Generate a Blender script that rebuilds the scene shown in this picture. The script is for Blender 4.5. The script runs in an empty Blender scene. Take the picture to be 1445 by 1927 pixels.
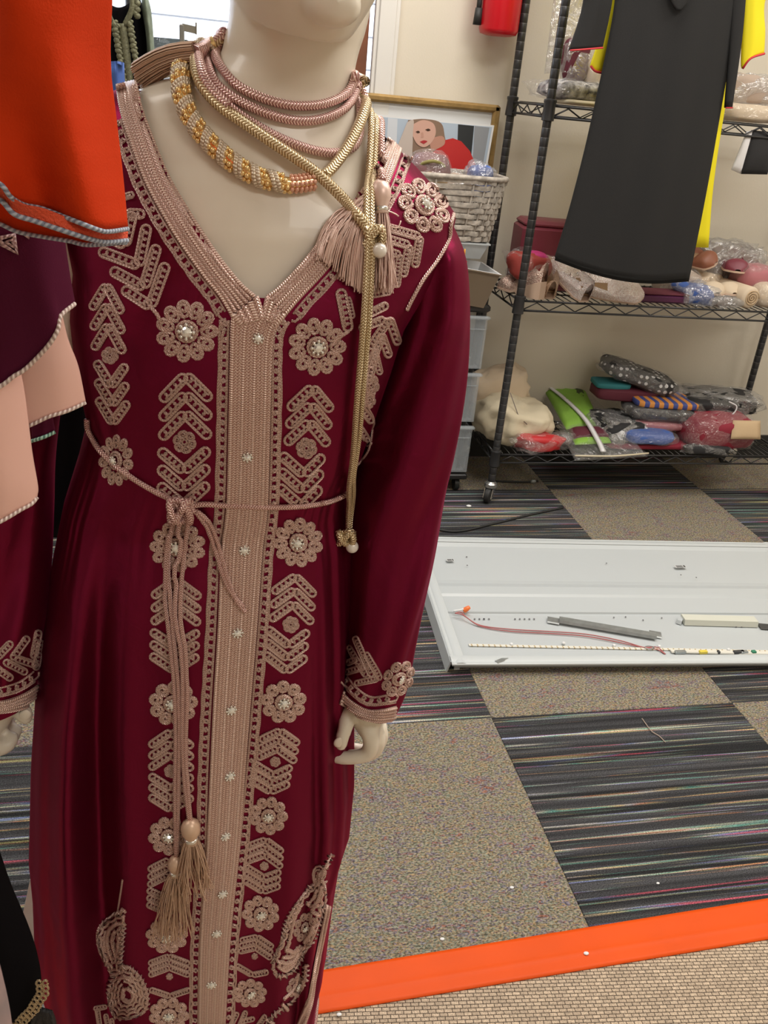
import bpy, math, random
import numpy as np
from mathutils import Vector, Matrix, noise
from mathutils.bvhtree import BVHTree
random.seed(7)
S = bpy.context.scene
COL = S.collection
# ------------------------------------------------------------------ camera
W, H = 1445, 1927
CX, CY, F = 722.5, 963.5, 1630.33
R = np.array([[0.97701266, -0.00829693, 0.21301979],
              [-0.1944377, -0.44439071, 0.87447749],
              [0.08740853, -0.89579465, -0.43578858]])
CAM = np.array([0.0, 0.0, 1.25])
cd = bpy.data.cameras.new('camera'); cam = bpy.data.objects.new('camera', cd); COL.objects.link(cam)
cd.sensor_fit = 'VERTICAL'; cd.sensor_height = 36.0; cd.sensor_width = 27.0; cd.lens = F * 36.0 / H
cd.clip_start = 0.02
cam.matrix_world = Matrix(((R[0][0], -R[0][1], -R[0][2], CAM[0]), (R[1][0], -R[1][1], -R[1][2], CAM[1]),
                           (R[2][0], -R[2][1], -R[2][2], CAM[2]), (0, 0, 0, 1)))
S.camera = cam
S.view_settings.view_transform = 'Standard'; S.view_settings.look = 'None'
S.view_settings.exposure = 0.22; S.view_settings.gamma = 1.0; S.view_settings.use_curve_mapping = False
# ------------------------------------------------------------------ daylight outside and the room's ceiling lights
wd = bpy.data.worlds.new('world'); S.world = wd; wd.use_nodes = True
wd.node_tree.nodes['Background'].inputs[0].default_value = (0.80, 0.88, 1.0, 1)
wd.node_tree.nodes['Background'].inputs[1].default_value = 3.2
LIGHTS = [(1.15, 1.0, 2.69, 1.0, 25), (-1.3, 0.9, 2.69, 1.0, 9), (1.1, -1.1, 2.69, 1.0, 17), (2.4, 1.7, 2.69, 1.0, 19), (0.6, 2.2, 2.69, 1.0, 24)]
for i, (x, y, z, s, e) in enumerate(LIGHTS):
    l = bpy.data.lights.new('ceiling_troffer_light', 'AREA'); l.shape = 'RECTANGLE'; l.size = 1.15; l.size_y = 0.55; l.energy = e
    l.color = (1.0, 0.95, 0.88)
    o = bpy.data.objects.new('ceiling_troffer_light', l); o.location = (x, y, z - .012); COL.objects.link(o)


def ray(px, py):
    return R @ np.array([px - CX, py - CY, F])


def at(px, py, Y):
    d = ray(px, py); return Vector(CAM + (Y / d[1]) * d)


def fl(px, py, z=0.0):
    d = ray(px, py); return Vector(CAM + ((z - CAM[2]) / d[2]) * d)


def proj(p):
    c = R.T @ (np.array(p) - CAM); return CX + F * c[0] / c[2], CY + F * c[1] / c[2]


# ------------------------------------------------------------------ object helpers
def setp(o, label=None, cat=None, group=None, kind=None):
    if label: o['label'] = label
    if cat: o['category'] = cat
    if group: o['group'] = group
    if kind: o['kind'] = kind
    return o


def thing(name, label, cat, loc=(0, 0, 0), rz=0, group=None):
    o = bpy.data.objects.new(name, None); COL.objects.link(o); o.location = loc; o.rotation_euler = (0, 0, rz)
    o.empty_display_size = .05
    return setp(o, label, cat, group)


def child(o, parent):
    """parent keeping world placement (parents have only translation/rotation in z)"""
    m = Matrix.Translation(parent.location) @ parent.rotation_euler.to_matrix().to_4x4()
    if parent.parent:
        g = parent.parent
        m = (Matrix.Translation(g.location) @ g.rotation_euler.to_matrix().to_4x4()) @ parent.matrix_parent_inverse @ m
    o.parent = parent; o.matrix_parent_inverse = m.inverted()
    return o


class MB:
    def __init__(s): s.v = []; s.f = []; s.uv = []; s.mi = []; s.m = 0

    def add(s, vs, fs, uvs=None):
        b = len(s.v); s.v.extend([tuple(v) for v in vs])
        for i, f in enumerate(fs):
            s.f.append(tuple(b + k for k in f)); s.mi.append(s.m)
            s.uv.append(uvs[i] if uvs else [(0, 0)] * len(f))

    def box(s, c, d, rot=None, taper=1.0):
        x, y, z = d[0] / 2, d[1] / 2, d[2] / 2; c = Vector(c)
        vs = [Vector((sx * x * (taper if sz < 0 else 1), sy * y * (taper if sz < 0 else 1), sz * z)) for sz in (-1, 1) for sy in (-1, 1) for sx in (-1, 1)]
        if rot is not None: vs = [rot @ v for v in vs]
        vs = [v + c for v in vs]
        s.add(vs, [(0, 2, 3, 1), (4, 5, 7, 6), (0, 1, 5, 4), (2, 6, 7, 3), (0, 4, 6, 2), (1, 3, 7, 5)])

    def bbox(s, c, d, b=.004, rot=None):
        """box with chamfered edges"""
        x, y, z = d[0] / 2, d[1] / 2, d[2] / 2; c = Vector(c); b = min(b, x * .9, y * .9, z * .9)
        vs = []; 
        for sz, (ix, iz) in ((-1, (b, 0)), (-1, (0, b)), (1, (0, b)), (1, (b, 0))):
            X, Y_ = x - ix, y - ix; Z = sz * (z - (iz if ix == 0 else 0))
            for (ax, ay) in ((-X + b, -Y_), (X - b, -Y_), (X, -Y_ + b), (X, Y_ - b), (X - b, Y_), (-X + b, Y_), (-X, Y_ - b), (-X, -Y_ + b)):
                v = Vector((ax, ay, Z)); vs.append((rot @ v if rot is not None else v) + c)
        fs = [tuple(reversed(range(8))), tuple(range(24, 32))]
        for r in range(3):
            for k in range(8): fs.append((r * 8 + k, r * 8 + (k + 1) % 8, (r + 1) * 8 + (k + 1) % 8, (r + 1) * 8 + k))
        s.add(vs, fs)

    def loft(s, rings, caps=True, closed=True, uvs=False):
        n = len(rings[0]); vs = [p for r in rings for p in r]; fs = []; uv = []
        for i in range(len(rings) - 1):
            for k in range(n if closed else n - 1):
                a = i * n + k; b = i * n + (k + 1) % n
                fs.append((a, b, b + n, a + n))
                uv.append([(k / n, i / len(rings)), ((k + 1) / n, i / len(rings)), ((k + 1) / n, (i + 1) / len(rings)), (k / n, (i + 1) / len(rings))])
        if caps and closed:
            fs.append(tuple(reversed(range(n)))); fs.append(tuple(range((len(rings) - 1) * n, len(rings) * n)))
            uv.append([(0, 0)] * n); uv.append([(0, 0)] * n)
        s.add(vs, fs, uv)

    def tube(s, pts, r, n=6, closed=False, caps=True):
        pts = [Vector(p) for p in pts]; m = len(pts)
        if m < 2: return
        rr = r if isinstance(r, (list, tuple)) else [r] * m
        T = []
        for i in range(m):
            if closed: t = pts[(i + 1) % m] - pts[i - 1]
            else: t = pts[min(i + 1, m - 1)] - pts[max(i - 1, 0)]
            T.append(t.normalized() if t.length > 1e-9 else Vector((0, 0, 1)))
        up = Vector((0, -1, .02)); nrm = (up - T[0] * up.dot(T[0]))
        if nrm.length < .1: nrm = Vector((1, 0, 0)) - T[0] * T[0].x
        nrm.normalize(); L = [0.0]; vs = []
        for i in range(m):
            nrm = nrm - T[i] * nrm.dot(T[i])
            if nrm.length < 1e-6: nrm = T[i].orthogonal()
            nrm.normalize(); bn = T[i].cross(nrm)
            for k in range(n):
                a = 2 * math.pi * k / n; vs.append(pts[i] + (nrm * math.cos(a) + bn * math.sin(a)) * rr[i])
            if i: L.append(L[-1] + (pts[i] - pts[i - 1]).length)
        fs = []; uv = []
        for i in range(m if closed else m - 1):
            j = (i + 1) % m; l0 = L[i]; l1 = L[j] if j else L[i] + (pts[0] - pts[i]).length
            for k in range(n):
                k2 = (k + 1) % n
                fs.append((i * n + k, i * n + k2, j * n + k2, j * n + k))
                uv.append([(k / n, l0), ((k + 1) / n, l0), ((k + 1) / n, l1), (k / n, l1)])
        if caps and not closed:
            fs.append(tuple(reversed(range(n)))); fs.append(tuple(range((m - 1) * n, m * n))); uv += [[(0, 0)] * n] * 2
        s.add(vs, fs, uv)

    def ball(s, c, r, nu=8, nv=6, rot=None):
        c = Vector(c); r = r if isinstance(r, (tuple, list)) else (r, r, r); rings = []
        for j in range(nv + 1):
            t = math.pi * j / nv; st = max(math.sin(t), 1e-3)
            ring = []
            for k in range(nu):
                a = 2 * math.pi * k / nu; v = Vector((r[0] * st * math.cos(a), r[1] * st * math.sin(a), -r[2] * math.cos(t)))
                ring.append((rot @ v if rot is not None else v) + c)
            rings.append(ring)
        s.loft(rings)

    def cyl(s, a, b, r, n=16, r2=None):
        s.tube([a, b], [r, r if r2 is None else r2], n)

    def lathe(s, c, prof, n=20, axis=None):
        c = Vector(c); rings = []
        for (r, z) in prof:
            ring = []
            for k in range(n):
                a = 2 * math.pi * k / n; v = Vector((r * math.cos(a), r * math.sin(a), z)); ring.append((axis @ v if axis is not None else v) + c)
            rings.append(ring)
        s.loft(rings)

    def build(s, name, mats, parent=None, smooth=True, kind=None, label=None):
        me = bpy.data.meshes.new(name); me.from_pydata(s.v, [], s.f)
        if not isinstance(mats, (list, tuple)): mats = [mats]
        for m in mats: me.materials.append(m)
        u = me.uv_layers.new(name='UVMap'); flat = [c for f in s.uv for p in f for c in p]
        u.data.foreach_set('uv', flat)
        me.polygons.foreach_set('material_index', s.mi)
        me.polygons.foreach_set('use_smooth', [bool(smooth)] * len(me.polygons))
        me.validate(); me.update()
        if smooth == 'auto':
            try: me.set_sharp_from_angle(angle=math.radians(38))
            except Exception: pass
        o = bpy.data.objects.new(name, me); COL.objects.link(o)
        if parent is not None: child(o, parent)
        if kind: o['kind'] = kind
        if label: o['label'] = label
        return o


def sp(pts, n=None, step=None):
    """Catmull-Rom resample of a px or 3D polyline"""
    P = [Vector(p) for p in pts]
    if len(P) == 2: P = [P[0], (P[0] + P[1]) / 2, P[1]]
    P = [P[0] * 2 - P[1]] + P + [P[-1] * 2 - P[-2]]
    out = []
    for i in range(1, len(P) - 2):
        L = (P[i + 1] - P[i]).length; k = max(1, int(L / step)) if step else n
        for j in range(k):
            t = j / k
            out.append(.5 * ((2 * P[i]) + (P[i + 1] - P[i - 1]) * t + (2 * P[i - 1] - 5 * P[i] + 4 * P[i + 1] - P[i + 2]) * t * t + (3 * P[i] - P[i - 1] - 3 * P[i + 1] + P[i + 2]) * t ** 3))
    out.append(P[-2]); return out


def itp(tab, x):
    """tab: sorted list of (x, v...)"""
    if x <= tab[0][0]: return tab[0][1:]
    for a, b in zip(tab, tab[1:]):
        if x <= b[0]:
            t = (x - a[0]) / (b[0] - a[0] + 1e-12); return tuple(p + (q - p) * t for p, q in zip(a[1:], b[1:]))
    return tab[-1][1:]


# ------------------------------------------------------------------ materials
def mat(name, col, rough=.6, metal=0.0, bump=0.0, bscale=200.0, var=0.0, vscale=20.0, sheen=0.0, sheen_col=None, trans=0.0, alpha=1.0, spec=None, emit=None, coat=0.0, col2=None, ior=1.45):
    m = bpy.data.materials.new(name); m.use_nodes = True; nt = m.node_tree; b = nt.nodes['Principled BSDF']
    c = (*col, 1); b.inputs['Base Color'].default_value = c; b.inputs['Roughness'].default_value = rough; b.inputs['Metallic'].default_value = metal
    if spec is not None: b.inputs['Specular IOR Level'].default_value = spec
    if sheen: b.inputs['Sheen Weight'].default_value = sheen; b.inputs['Sheen Roughness'].default_value = .35; b.inputs['Sheen Tint'].default_value = (*(sheen_col or col), 1)
    if trans: b.inputs['Transmission Weight'].default_value = trans; b.inputs['IOR'].default_value = ior
    if coat: b.inputs['Coat Weight'].default_value = coat
    if alpha < 1: b.inputs['Alpha'].default_value = alpha
    if emit: b.inputs['Emission Color'].default_value = (*emit[0], 1); b.inputs['Emission Strength'].default_value = emit[1]
    tc = None
    if var or bump:
        tc = nt.nodes.new('ShaderNodeTexCoord')
    if var:
        n = nt.nodes.new('ShaderNodeTexNoise'); n.inputs['Scale'].default_value = vscale; n.inputs['Detail'].default_value = 4; nt.links.new(tc.outputs['Object'], n.inputs['Vector'])
        r = nt.nodes.new('ShaderNodeValToRGB'); k = col2 or tuple(x * (1 - var) for x in col)
        r.color_ramp.elements[0].position = .35; r.color_ramp.elements[1].position = .68
        r.color_ramp.elements[0].color = (*k, 1); r.color_ramp.elements[1].color = c
        nt.links.new(n.outputs['Fac'], r.inputs[0]); nt.links.new(r.outputs[0], b.inputs['Base Color'])
    if bump:
        n = nt.nodes.new('ShaderNodeTexNoise'); n.inputs['Scale'].default_value = bscale; n.inputs['Detail'].default_value = 3; nt.links.new(tc.outputs['Object'], n.inputs['Vector'])
        bp = nt.nodes.new('ShaderNodeBump'); bp.inputs['Strength'].default_value = bump; bp.inputs['Distance'].default_value = .002
        nt.links.new(n.outputs['Fac'], bp.inputs['Height']); nt.links.new(bp.outputs[0], b.inputs['Normal'])
    return m


def N(nt, t, **kw):
    n = nt.nodes.new(t)
    for k, v in kw.items(): setattr(n, k, v)
    return n


def math_n(nt, op, a, b=None, c=None):
    n = nt.nodes.new('ShaderNodeMath'); n.operation = op
    for i, x in enumerate((a, b, c)):
        if x is None: continue
        if isinstance(x, (int, float)): n.inputs[i].default_value = x
        else: nt.links.new(x, n.inputs[i])
    return n.outputs[0]


def cord_mat(name, c1, c2, pitch=.0035, metal=.55, rough=.38, braid=True, bumps=.9, dist=.0006):
    """twisted / braided metallic cord: relief and thread colour run on the tube's own UV (u round, v metres along)"""
    m = bpy.data.materials.new(name); m.use_nodes = True; nt = m.node_tree; b = nt.nodes['Principled BSDF']
    uv = N(nt, 'ShaderNodeUVMap'); sx = N(nt, 'ShaderNodeSeparateXYZ'); nt.links.new(uv.outputs[0], sx.inputs[0])
    u, v = sx.outputs[0], sx.outputs[1]
    if braid:
        a = math_n(nt, 'ABSOLUTE', math_n(nt, 'SUBTRACT', math_n(nt, 'FRACT', math_n(nt, 'MULTIPLY', u, 4.0)), .5)); a = math_n(nt, 'MULTIPLY', a, 1.6)
    else: a = u
    w = math_n(nt, 'SINE', math_n(nt, 'MULTIPLY', math_n(nt, 'ADD', math_n(nt, 'DIVIDE', v, pitch), a), 6.2832))
    w = math_n(nt, 'MULTIPLY_ADD', w, .5, .5)
    r = N(nt, 'ShaderNodeValToRGB'); r.color_ramp.elements[0].color = (*c2, 1); r.color_ramp.elements[1].color = (*c1, 1); r.color_ramp.elements[0].position = .15; r.color_ramp.elements[1].position = .75
    nt.links.new(w, r.inputs[0]); nt.links.new(r.outputs[0], b.inputs['Base Color'])
    bp = N(nt, 'ShaderNodeBump'); bp.inputs['Strength'].default_value = bumps; bp.inputs['Distance'].default_value = dist
    nt.links.new(w, bp.inputs['Height']); nt.links.new(bp.outputs[0], b.inputs['Normal'])
    b.inputs['Metallic'].default_value = metal; b.inputs['Roughness'].default_value = rough
    return m


def plastic(name, tint=(1, 1, 1), a=.16, rough=.12):
    """thin clear bag film: mostly see-through with a glossy crinkled skin"""
    m = bpy.data.materials.new(name); m.use_nodes = True; nt = m.node_tree; nt.nodes.remove(nt.nodes['Principled BSDF']); out = nt.nodes['Material Output']
    t = N(nt, 'ShaderNodeBsdfTransparent'); t.inputs[0].default_value = (*tint, 1)
    g = N(nt, 'ShaderNodeBsdfGlossy'); g.inputs['Roughness'].default_value = rough; g.inputs[0].default_value = (1, 1, 1, 1)
    d = N(nt, 'ShaderNodeBsdfDiffuse'); d.inputs[0].default_value = (.8, .8, .8, 1)
    tc = N(nt, 'ShaderNodeTexCoord'); n = N(nt, 'ShaderNodeTexNoise'); n.inputs['Scale'].default_value = 28; n.inputs['Detail'].default_value = 3; n.inputs['Distortion'].default_value = 1.6
    nt.links.new(tc.outputs['Object'], n.inputs['Vector'])
    bp = N(nt, 'ShaderNodeBump'); bp.inputs['Strength'].default_value = 1; bp.inputs['Distance'].default_value = .02
    nt.links.new(n.outputs['Fac'], bp.inputs['Height']); nt.links.new(bp.outputs[0], g.inputs['Normal'])
    m1 = N(nt, 'ShaderNodeMixShader'); m1.inputs[0].default_value = .35; nt.links.new(g.outputs[0], m1.inputs[1]); nt.links.new(d.outputs[0], m1.inputs[2])
    m2 = N(nt, 'ShaderNodeMixShader'); m2.inputs[0].default_value = a; nt.links.new(t.outputs[0], m2.inputs[1]); nt.links.new(m1.outputs[0], m2.inputs[2])
    nt.links.new(m2.outputs[0], out.inputs[0])
    return m


M = {}
M['wall'] = mat('wall_paint', (.74, .68, .57), .85, bump=.15, bscale=160, var=.03, vscale=3)
M['trim'] = mat('white_trim', (.78, .76, .72), .5)
M['ceil'] = mat('ceiling_tile', (.8, .8, .78), .9, bump=.5, bscale=90)
M['black_base'] = mat('black_rubber', (.02, .02, .02), .6)
M['skin'] = mat('mannequin_plastic', (.84, .77, .65), .32, coat=.15)
M['rose'] = cord_mat('rose_gold_cord', (1.0, .78, .70), (.56, .32, .27), .0026, .42, .28)
M['rose_dk'] = cord_mat('rose_gold_thread', (1.0, .80, .70), (.54, .32, .27), .0020, .42, .28, braid=False)
M['rose_cord'] = cord_mat('rose_braided_cord', (1.0, .74, .68), (.46, .22, .21), .0024, .60, .27, dist=.0007)
M['gold_cord'] = cord_mat('gold_braided_cord', (1.0, .86, .60), (.42, .28, .13), .0025, .68, .27, dist=.0007)
M['rose_flat'] = mat('rose_gold_ribbon', (.74, .50, .44), .45, .35, bump=.5, bscale=900, var=.35, vscale=500)
M['tassel'] = mat('tassel_thread', (.84, .62, .54), .38, .35)
M['tassel2'] = mat('tassel_thread_tan', (.74, .52, .38), .38, .35)
M['gem'] = mat('rhinestone', (1.0, 1.0, .96), .05, .5, coat=1.0)
M['gembead'] = mat('rhinestone_claw', (.86, .84, .78), .22, .8)
M['goldbead'] = mat('gold_bead', (1.0, .74, .36), .18, .75)
M['crystal'] = mat('pink_crystal_bead', (.90, .52, .38), .12, .35)
M['pearl'] = mat('pearl', (.92, .87, .80), .22, .1, coat=.5)
M['ivory_cord'] = cord_mat('ivory_twisted_cord', (1.0, .90, .74), (.62, .48, .34), .0022, .45, .36, braid=False)
M['cream_cord'] = cord_mat('cream_twisted_edge_cord', (.90, .78, .72), (.50, .36, .33), .0035, .1, .5, braid=False)
M['blue_cord'] = cord_mat('blue_grey_edge_cord', (.50, .56, .66), (.22, .25, .34), .0030, .1, .5, braid=False)
M['green_cord'] = cord_mat('green_edge_cord', (.45, .72, .60), (.10, .25, .2), .0030, .1, .5, braid=False)


def velvet(name, base, gloss, f=.14, rough=.36):
    """pile cloth: dark body colour, a soft tinted sheen, and the broad coloured lustre of crushed silk velvet"""
    m = mat(name, base, .6, sheen=.15, sheen_col=gloss, spec=.1); nt = m.node_tree; b = nt.nodes['Principled BSDF']; out = nt.nodes['Material Output']
    g = N(nt, 'ShaderNodeBsdfGlossy'); g.inputs[0].default_value = (*gloss, 1); g.inputs['Roughness'].default_value = rough
    tc = N(nt, 'ShaderNodeTexCoord'); n = N(nt, 'ShaderNodeTexNoise'); n.inputs['Scale'].default_value = 26; n.inputs['Detail'].default_value = 5; n.inputs['Distortion'].default_value = .8; nt.links.new(tc.outputs['Object'], n.inputs['Vector'])
    bp = N(nt, 'ShaderNodeBump'); bp.inputs['Strength'].default_value = .35; bp.inputs['Distance'].default_value = .006; nt.links.new(n.outputs['Fac'], bp.inputs['Height']); nt.links.new(bp.outputs[0], g.inputs['Normal'])
    mx = N(nt, 'ShaderNodeMixShader'); mx.inputs[0].default_value = f; nt.links.new(b.outputs[0], mx.inputs[1]); nt.links.new(g.outputs[0], mx.inputs[2]); nt.links.new(mx.outputs[0], out.inputs[0])
    return m


M['velvet'] = velvet('burgundy_velvet', (.047, .0004, .007), (.95, .03, .20))
M['orange'] = mat('orange_red_crepe', (.60, .040, .005), .85, bump=.2, bscale=900, spec=.12)
M['orange_thread'] = mat('orange_stitching', (.80, .09, .03), .6, bump=.8, bscale=700)
M['plum'] = mat('plum_cloth', (.085, .006, .030), .8, spec=.15, bump=.12, bscale=900)
M['peach'] = mat('peach_satin_cloth', (.86, .52, .44), .62, sheen=.1)
M['black_cloth'] = mat('black_crepe', (.011, .011, .0115), .85, bump=.5, bscale=1200, sheen=.1)
M['black_velvet'] = mat('black_velvet', (.004, .0035, .005), .9, spec=.1)
M['yellow'] = mat('yellow_crepe', (.88, .76, .01), .7)
M['red_hem'] = mat('red_hem_stitch', (.55, .03, .04), .6)
M['steel'] = mat('black_coated_steel', (.055, .055, .058), .33, .55)
M['steel_wire'] = mat('dark_wire', (.05, .048, .043), .4, .5)
M['chrome'] = mat('bright_metal', (.62, .62, .60), .25, .9)
M['groove'] = mat('post_groove', (.35, .35, .35), .4, .6)
M['white_metal'] = mat('white_enamel', (.50, .535, .55), .32)
M['white_metal2'] = mat('white_enamel_rim', (.54, .575, .585), .38)
M['tape'] = mat('orange_tape', (.80, .088, .004), .5, spec=.22, bump=.12, bscale=30, var=.08, vscale=8)
M['red'] = mat('red_enamel', (.62, .01, .02), .28)
M['gold_frame'] = mat('gilt_wood_frame', (.42, .27, .10), .4, .45, var=.3, vscale=40)
M['paper'] = mat('white_paper', (.78, .79, .80), .5)
M['wicker'] = mat('grey_wicker', (.60, .54, .47), .75, var=.45, vscale=60, bump=.6, bscale=300)
M['black_plastic'] = mat('black_plastic', (.018, .018, .018), .4)
M['drawer'] = mat('frosted_plastic', (.52, .57, .61), .35, alpha=.30)
M['wood_br'] = mat('brown_wood', (.22, .075, .035), .45, var=.3, vscale=12)
M['film'] = plastic('clear_bag_film')
M['film2'] = plastic('cloudy_bag_film', (.96, .96, .96), .34, .2)
M['glass'] = plastic('window_glass', (1, 1, 1), .04, .02)


def carpet_stripe():
    m = bpy.data.materials.new('striped_carpet'); m.use_nodes = True; nt = m.node_tree; b = nt.nodes['Principled BSDF']; b.inputs['Roughness'].default_value = .95
    b.inputs['Specular IOR Level'].default_value = .15
    g = N(nt, 'ShaderNodeNewGeometry'); sx = N(nt, 'ShaderNodeSeparateXYZ'); nt.links.new(g.outputs['Position'], sx.inputs[0])
    def nz(scale_y, scale_x, off, det=2.0):
        cx = N(nt, 'ShaderNodeCombineXYZ'); nt.links.new(math_n(nt, 'MULTIPLY_ADD', sx.outputs[0], scale_x, off), cx.inputs[0]); nt.links.new(math_n(nt, 'MULTIPLY', sx.outputs[1], scale_y), cx.inputs[1])
        n = N(nt, 'ShaderNodeTexNoise'); n.inputs['Scale'].default_value = 1; n.inputs['Detail'].default_value = det; nt.links.new(cx.outputs[0], n.inputs['Vector']); return n
    n1 = nz(125, 1.6, 0, 3)      # which line is light
    n2 = nz(70, 2.6, 31, 1)  # hue of line
    n3 = nz(700, 350, 7)      # pile speckle
    r = N(nt, 'ShaderNodeValToRGB'); e = r.color_ramp.elements; e[0].position = .52; e[0].color = (0, 0, 0, 1); e[1].position = .68; e[1].color = (1, 1, 1, 1); nt.links.new(n1.outputs['Fac'], r.inputs[0])
    h = N(nt, 'ShaderNodeValToRGB'); h.color_ramp.interpolation = 'LINEAR'; e = h.color_ramp.elements
    cols = [(.34, (.50, .09, .13)), (.40, (.13, .20, .42)), (.45, (.42, .38, .30)), (.50, (.09, .28, .24)), (.54, (.46, .33, .15)), (.58, (.32, .34, .38)), (.62, (.50, .20, .10)), (.68, (.42, .40, .18))]
    e[0].position = cols[0][0]; e[0].color = (*cols[0][1], 1); e[1].position = cols[-1][0]; e[1].color = (*cols[-1][1], 1)
    for p, c in cols[1:-1]: q = e.new(p); q.color = (*c, 1)
    nt.links.new(n2.outputs['Fac'], h.inputs[0])
    mx = N(nt, 'ShaderNodeMix', data_type='RGBA'); mx.inputs[6].default_value = (.040, .040, .043, 1); nt.links.new(r.outputs[0], mx.inputs[0]); nt.links.new(h.outputs[0], mx.inputs[7])
    n4 = nz(60, .4, 77, 1); r4 = N(nt, 'ShaderNodeMapRange'); r4.inputs[1].default_value = .35; r4.inputs[2].default_value = .65; r4.inputs[3].default_value = .55; r4.inputs[4].default_value = 1.7; nt.links.new(n4.outputs['Fac'], r4.inputs[0])
    sp_ = N(nt, 'ShaderNodeMapRange'); sp_.inputs[1].default_value = .3; sp_.inputs[2].default_value = .7; sp_.inputs[3].default_value = .35; sp_.inputs[4].default_value = 1.9; nt.links.new(n3.outputs['Fac'], sp_.inputs[0])
    vm = N(nt, 'ShaderNodeVectorMath', operation='SCALE'); nt.links.new(mx.outputs[2], vm.inputs[0]); nt.links.new(math_n(nt, 'MULTIPLY', sp_.outputs[0], r4.outputs[0]), vm.inputs['Scale']); nt.links.new(vm.outputs[0], b.inputs['Base Color'])
    bp = N(nt, 'ShaderNodeBump'); bp.inputs['Distance'].default_value = .003; bp.inputs['Strength'].default_value = .8; nt.links.new(n3.outputs['Fac'], bp.inputs['Height']); nt.links.new(bp.outputs[0], b.inputs['Normal'])
    return m


def carpet_speckle():
    m = bpy.data.materials.new('speckled_carpet'); m.use_nodes = True; nt = m.node_tree; b = nt.nodes['Principled BSDF']; b.inputs['Roughness'].default_value = .95
    b.inputs['Specular IOR Level'].default_value = .15
    g = N(nt, 'ShaderNodeNewGeometry')
    def nz(sc, det, off=(0, 0, 0), dist=0):
        mp = N(nt, 'ShaderNodeMapping'); mp.inputs['Scale'].default_value = sc; mp.inputs['Location'].default_value = off; nt.links.new(g.outputs['Position'], mp.inputs[0])
        n = N(nt, 'ShaderNodeTexNoise'); n.inputs['Scale'].default_value = 1; n.inputs['Detail'].default_value = det; n.inputs['Distortion'].default_value = dist; nt.links.new(mp.outputs[0], n.inputs['Vector']); return n
    n1 = nz((75, 180, 1), 2, dist=1.0); n2 = nz((13, 34, 1), 3, (3, 5, 0), .6); n3 = nz((210, 330, 1), 3, (9, 1, 0), .5)
    h = N(nt, 'ShaderNodeValToRGB'); e = h.color_ramp.elements
    cols = [(.36, (.27, .13, .09)), (.43, (.15, .16, .20)), (.475, (.30, .23, .14)), (.52, (.16, .20, .17)), (.565, (.32, .22, .11)), (.63, (.17, .15, .19))]
    e[0].position = cols[0][0]; e[0].color = (*cols[0][1], 1); e[1].position = cols[-1][0]; e[1].color = (*cols[-1][1], 1)
    for p, c in cols[1:-1]: q = e.new(p); q.color = (*c, 1)
    nt.links.new(math_n(nt, 'MULTIPLY_ADD', n1.outputs['Fac'], .55, math_n(nt, 'MULTIPLY', n2.outputs['Fac'], .45)), h.inputs[0])
    s1 = N(nt, 'ShaderNodeMapRange'); s1.inputs[1].default_value = .36; s1.inputs[2].default_value = .64; s1.inputs[3].default_value = .42; s1.inputs[4].default_value = 1.6; nt.links.new(n3.outputs['Fac'], s1.inputs[0])
    vm = N(nt, 'ShaderNodeVectorMath', operation='SCALE'); nt.links.new(h.outputs[0], vm.inputs[0]); nt.links.new(s1.outputs[0], vm.inputs['Scale']); nt.links.new(vm.outputs[0], b.inputs['Base Color'])
    bp = N(nt, 'ShaderNodeBump'); bp.inputs['Distance'].default_value = .003; bp.inputs['Strength'].default_value = 1; nt.links.new(n3.outputs['Fac'], bp.inputs['Height']); nt.links.new(bp.outputs[0], b.inputs['Normal'])
    return m


def weave_mat():
    m = bpy.data.materials.new('woven_beige_mat'); m.use_nodes = True; nt = m.node_tree; b = nt.nodes['Principled BSDF']; b.inputs['Roughness'].default_value = .7
    g = N(nt, 'ShaderNodeNewGeometry'); mp = N(nt, 'ShaderNodeMapping'); mp.inputs['Rotation'].default_value = (0, 0, .10); nt.links.new(g.outputs['Position'], mp.inputs[0])
    br = N(nt, 'ShaderNodeTexBrick'); br.inputs['Scale'].default_value = 1; br.inputs['Brick Width'].default_value = .0125; br.inputs['Row Height'].default_value = .0060; br.inputs['Mortar Size'].default_value = .0007; br.inputs['Mortar Smooth'].default_value = 1.0
    br.offset = .38; br.inputs['Color1'].default_value = (.58, .45, .32, 1); br.inputs['Color2'].default_value = (.42, .32, .225, 1); br.inputs['Mortar'].default_value = (.10, .07, .05, 1)
    nt.links.new(mp.outputs[0], br.inputs['Vector'])
    n = N(nt, 'ShaderNodeTexNoise'); n.inputs['Scale'].default_value = 700; nt.links.new(g.outputs['Position'], n.inputs['Vector'])
    r = N(nt, 'ShaderNodeMapRange'); r.inputs[1].default_value = .3; r.inputs[2].default_value = .7; r.inputs[3].default_value = .6; r.inputs[4].default_value = 1.35; nt.links.new(n.outputs['Fac'], r.inputs[0])
    vm = N(nt, 'ShaderNodeVectorMath', operation='SCALE'); nt.links.new(br.outputs['Color'], vm.inputs[0]); nt.links.new(r.outputs[0], vm.inputs['Scale']); nt.links.new(vm.outputs[0], b.inputs['Base Color'])
    bp = N(nt, 'ShaderNodeBump'); bp.inputs['Distance'].default_value = .002; bp.inputs['Strength'].default_value = 1; bp.invert = True; nt.links.new(br.outputs['Fac'], bp.inputs['Height']); nt.links.new(bp.outputs[0], b.inputs['Normal'])
    return m


M['stripe'] = carpet_stripe(); M['speck'] = carpet_speckle(); M['weave'] = weave_mat()
# ================================================================== THE ROOM
XL_, XR_, YB, YF, ZC = -2.6, 3.3, 3.0, -2.2, 2.7


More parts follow.
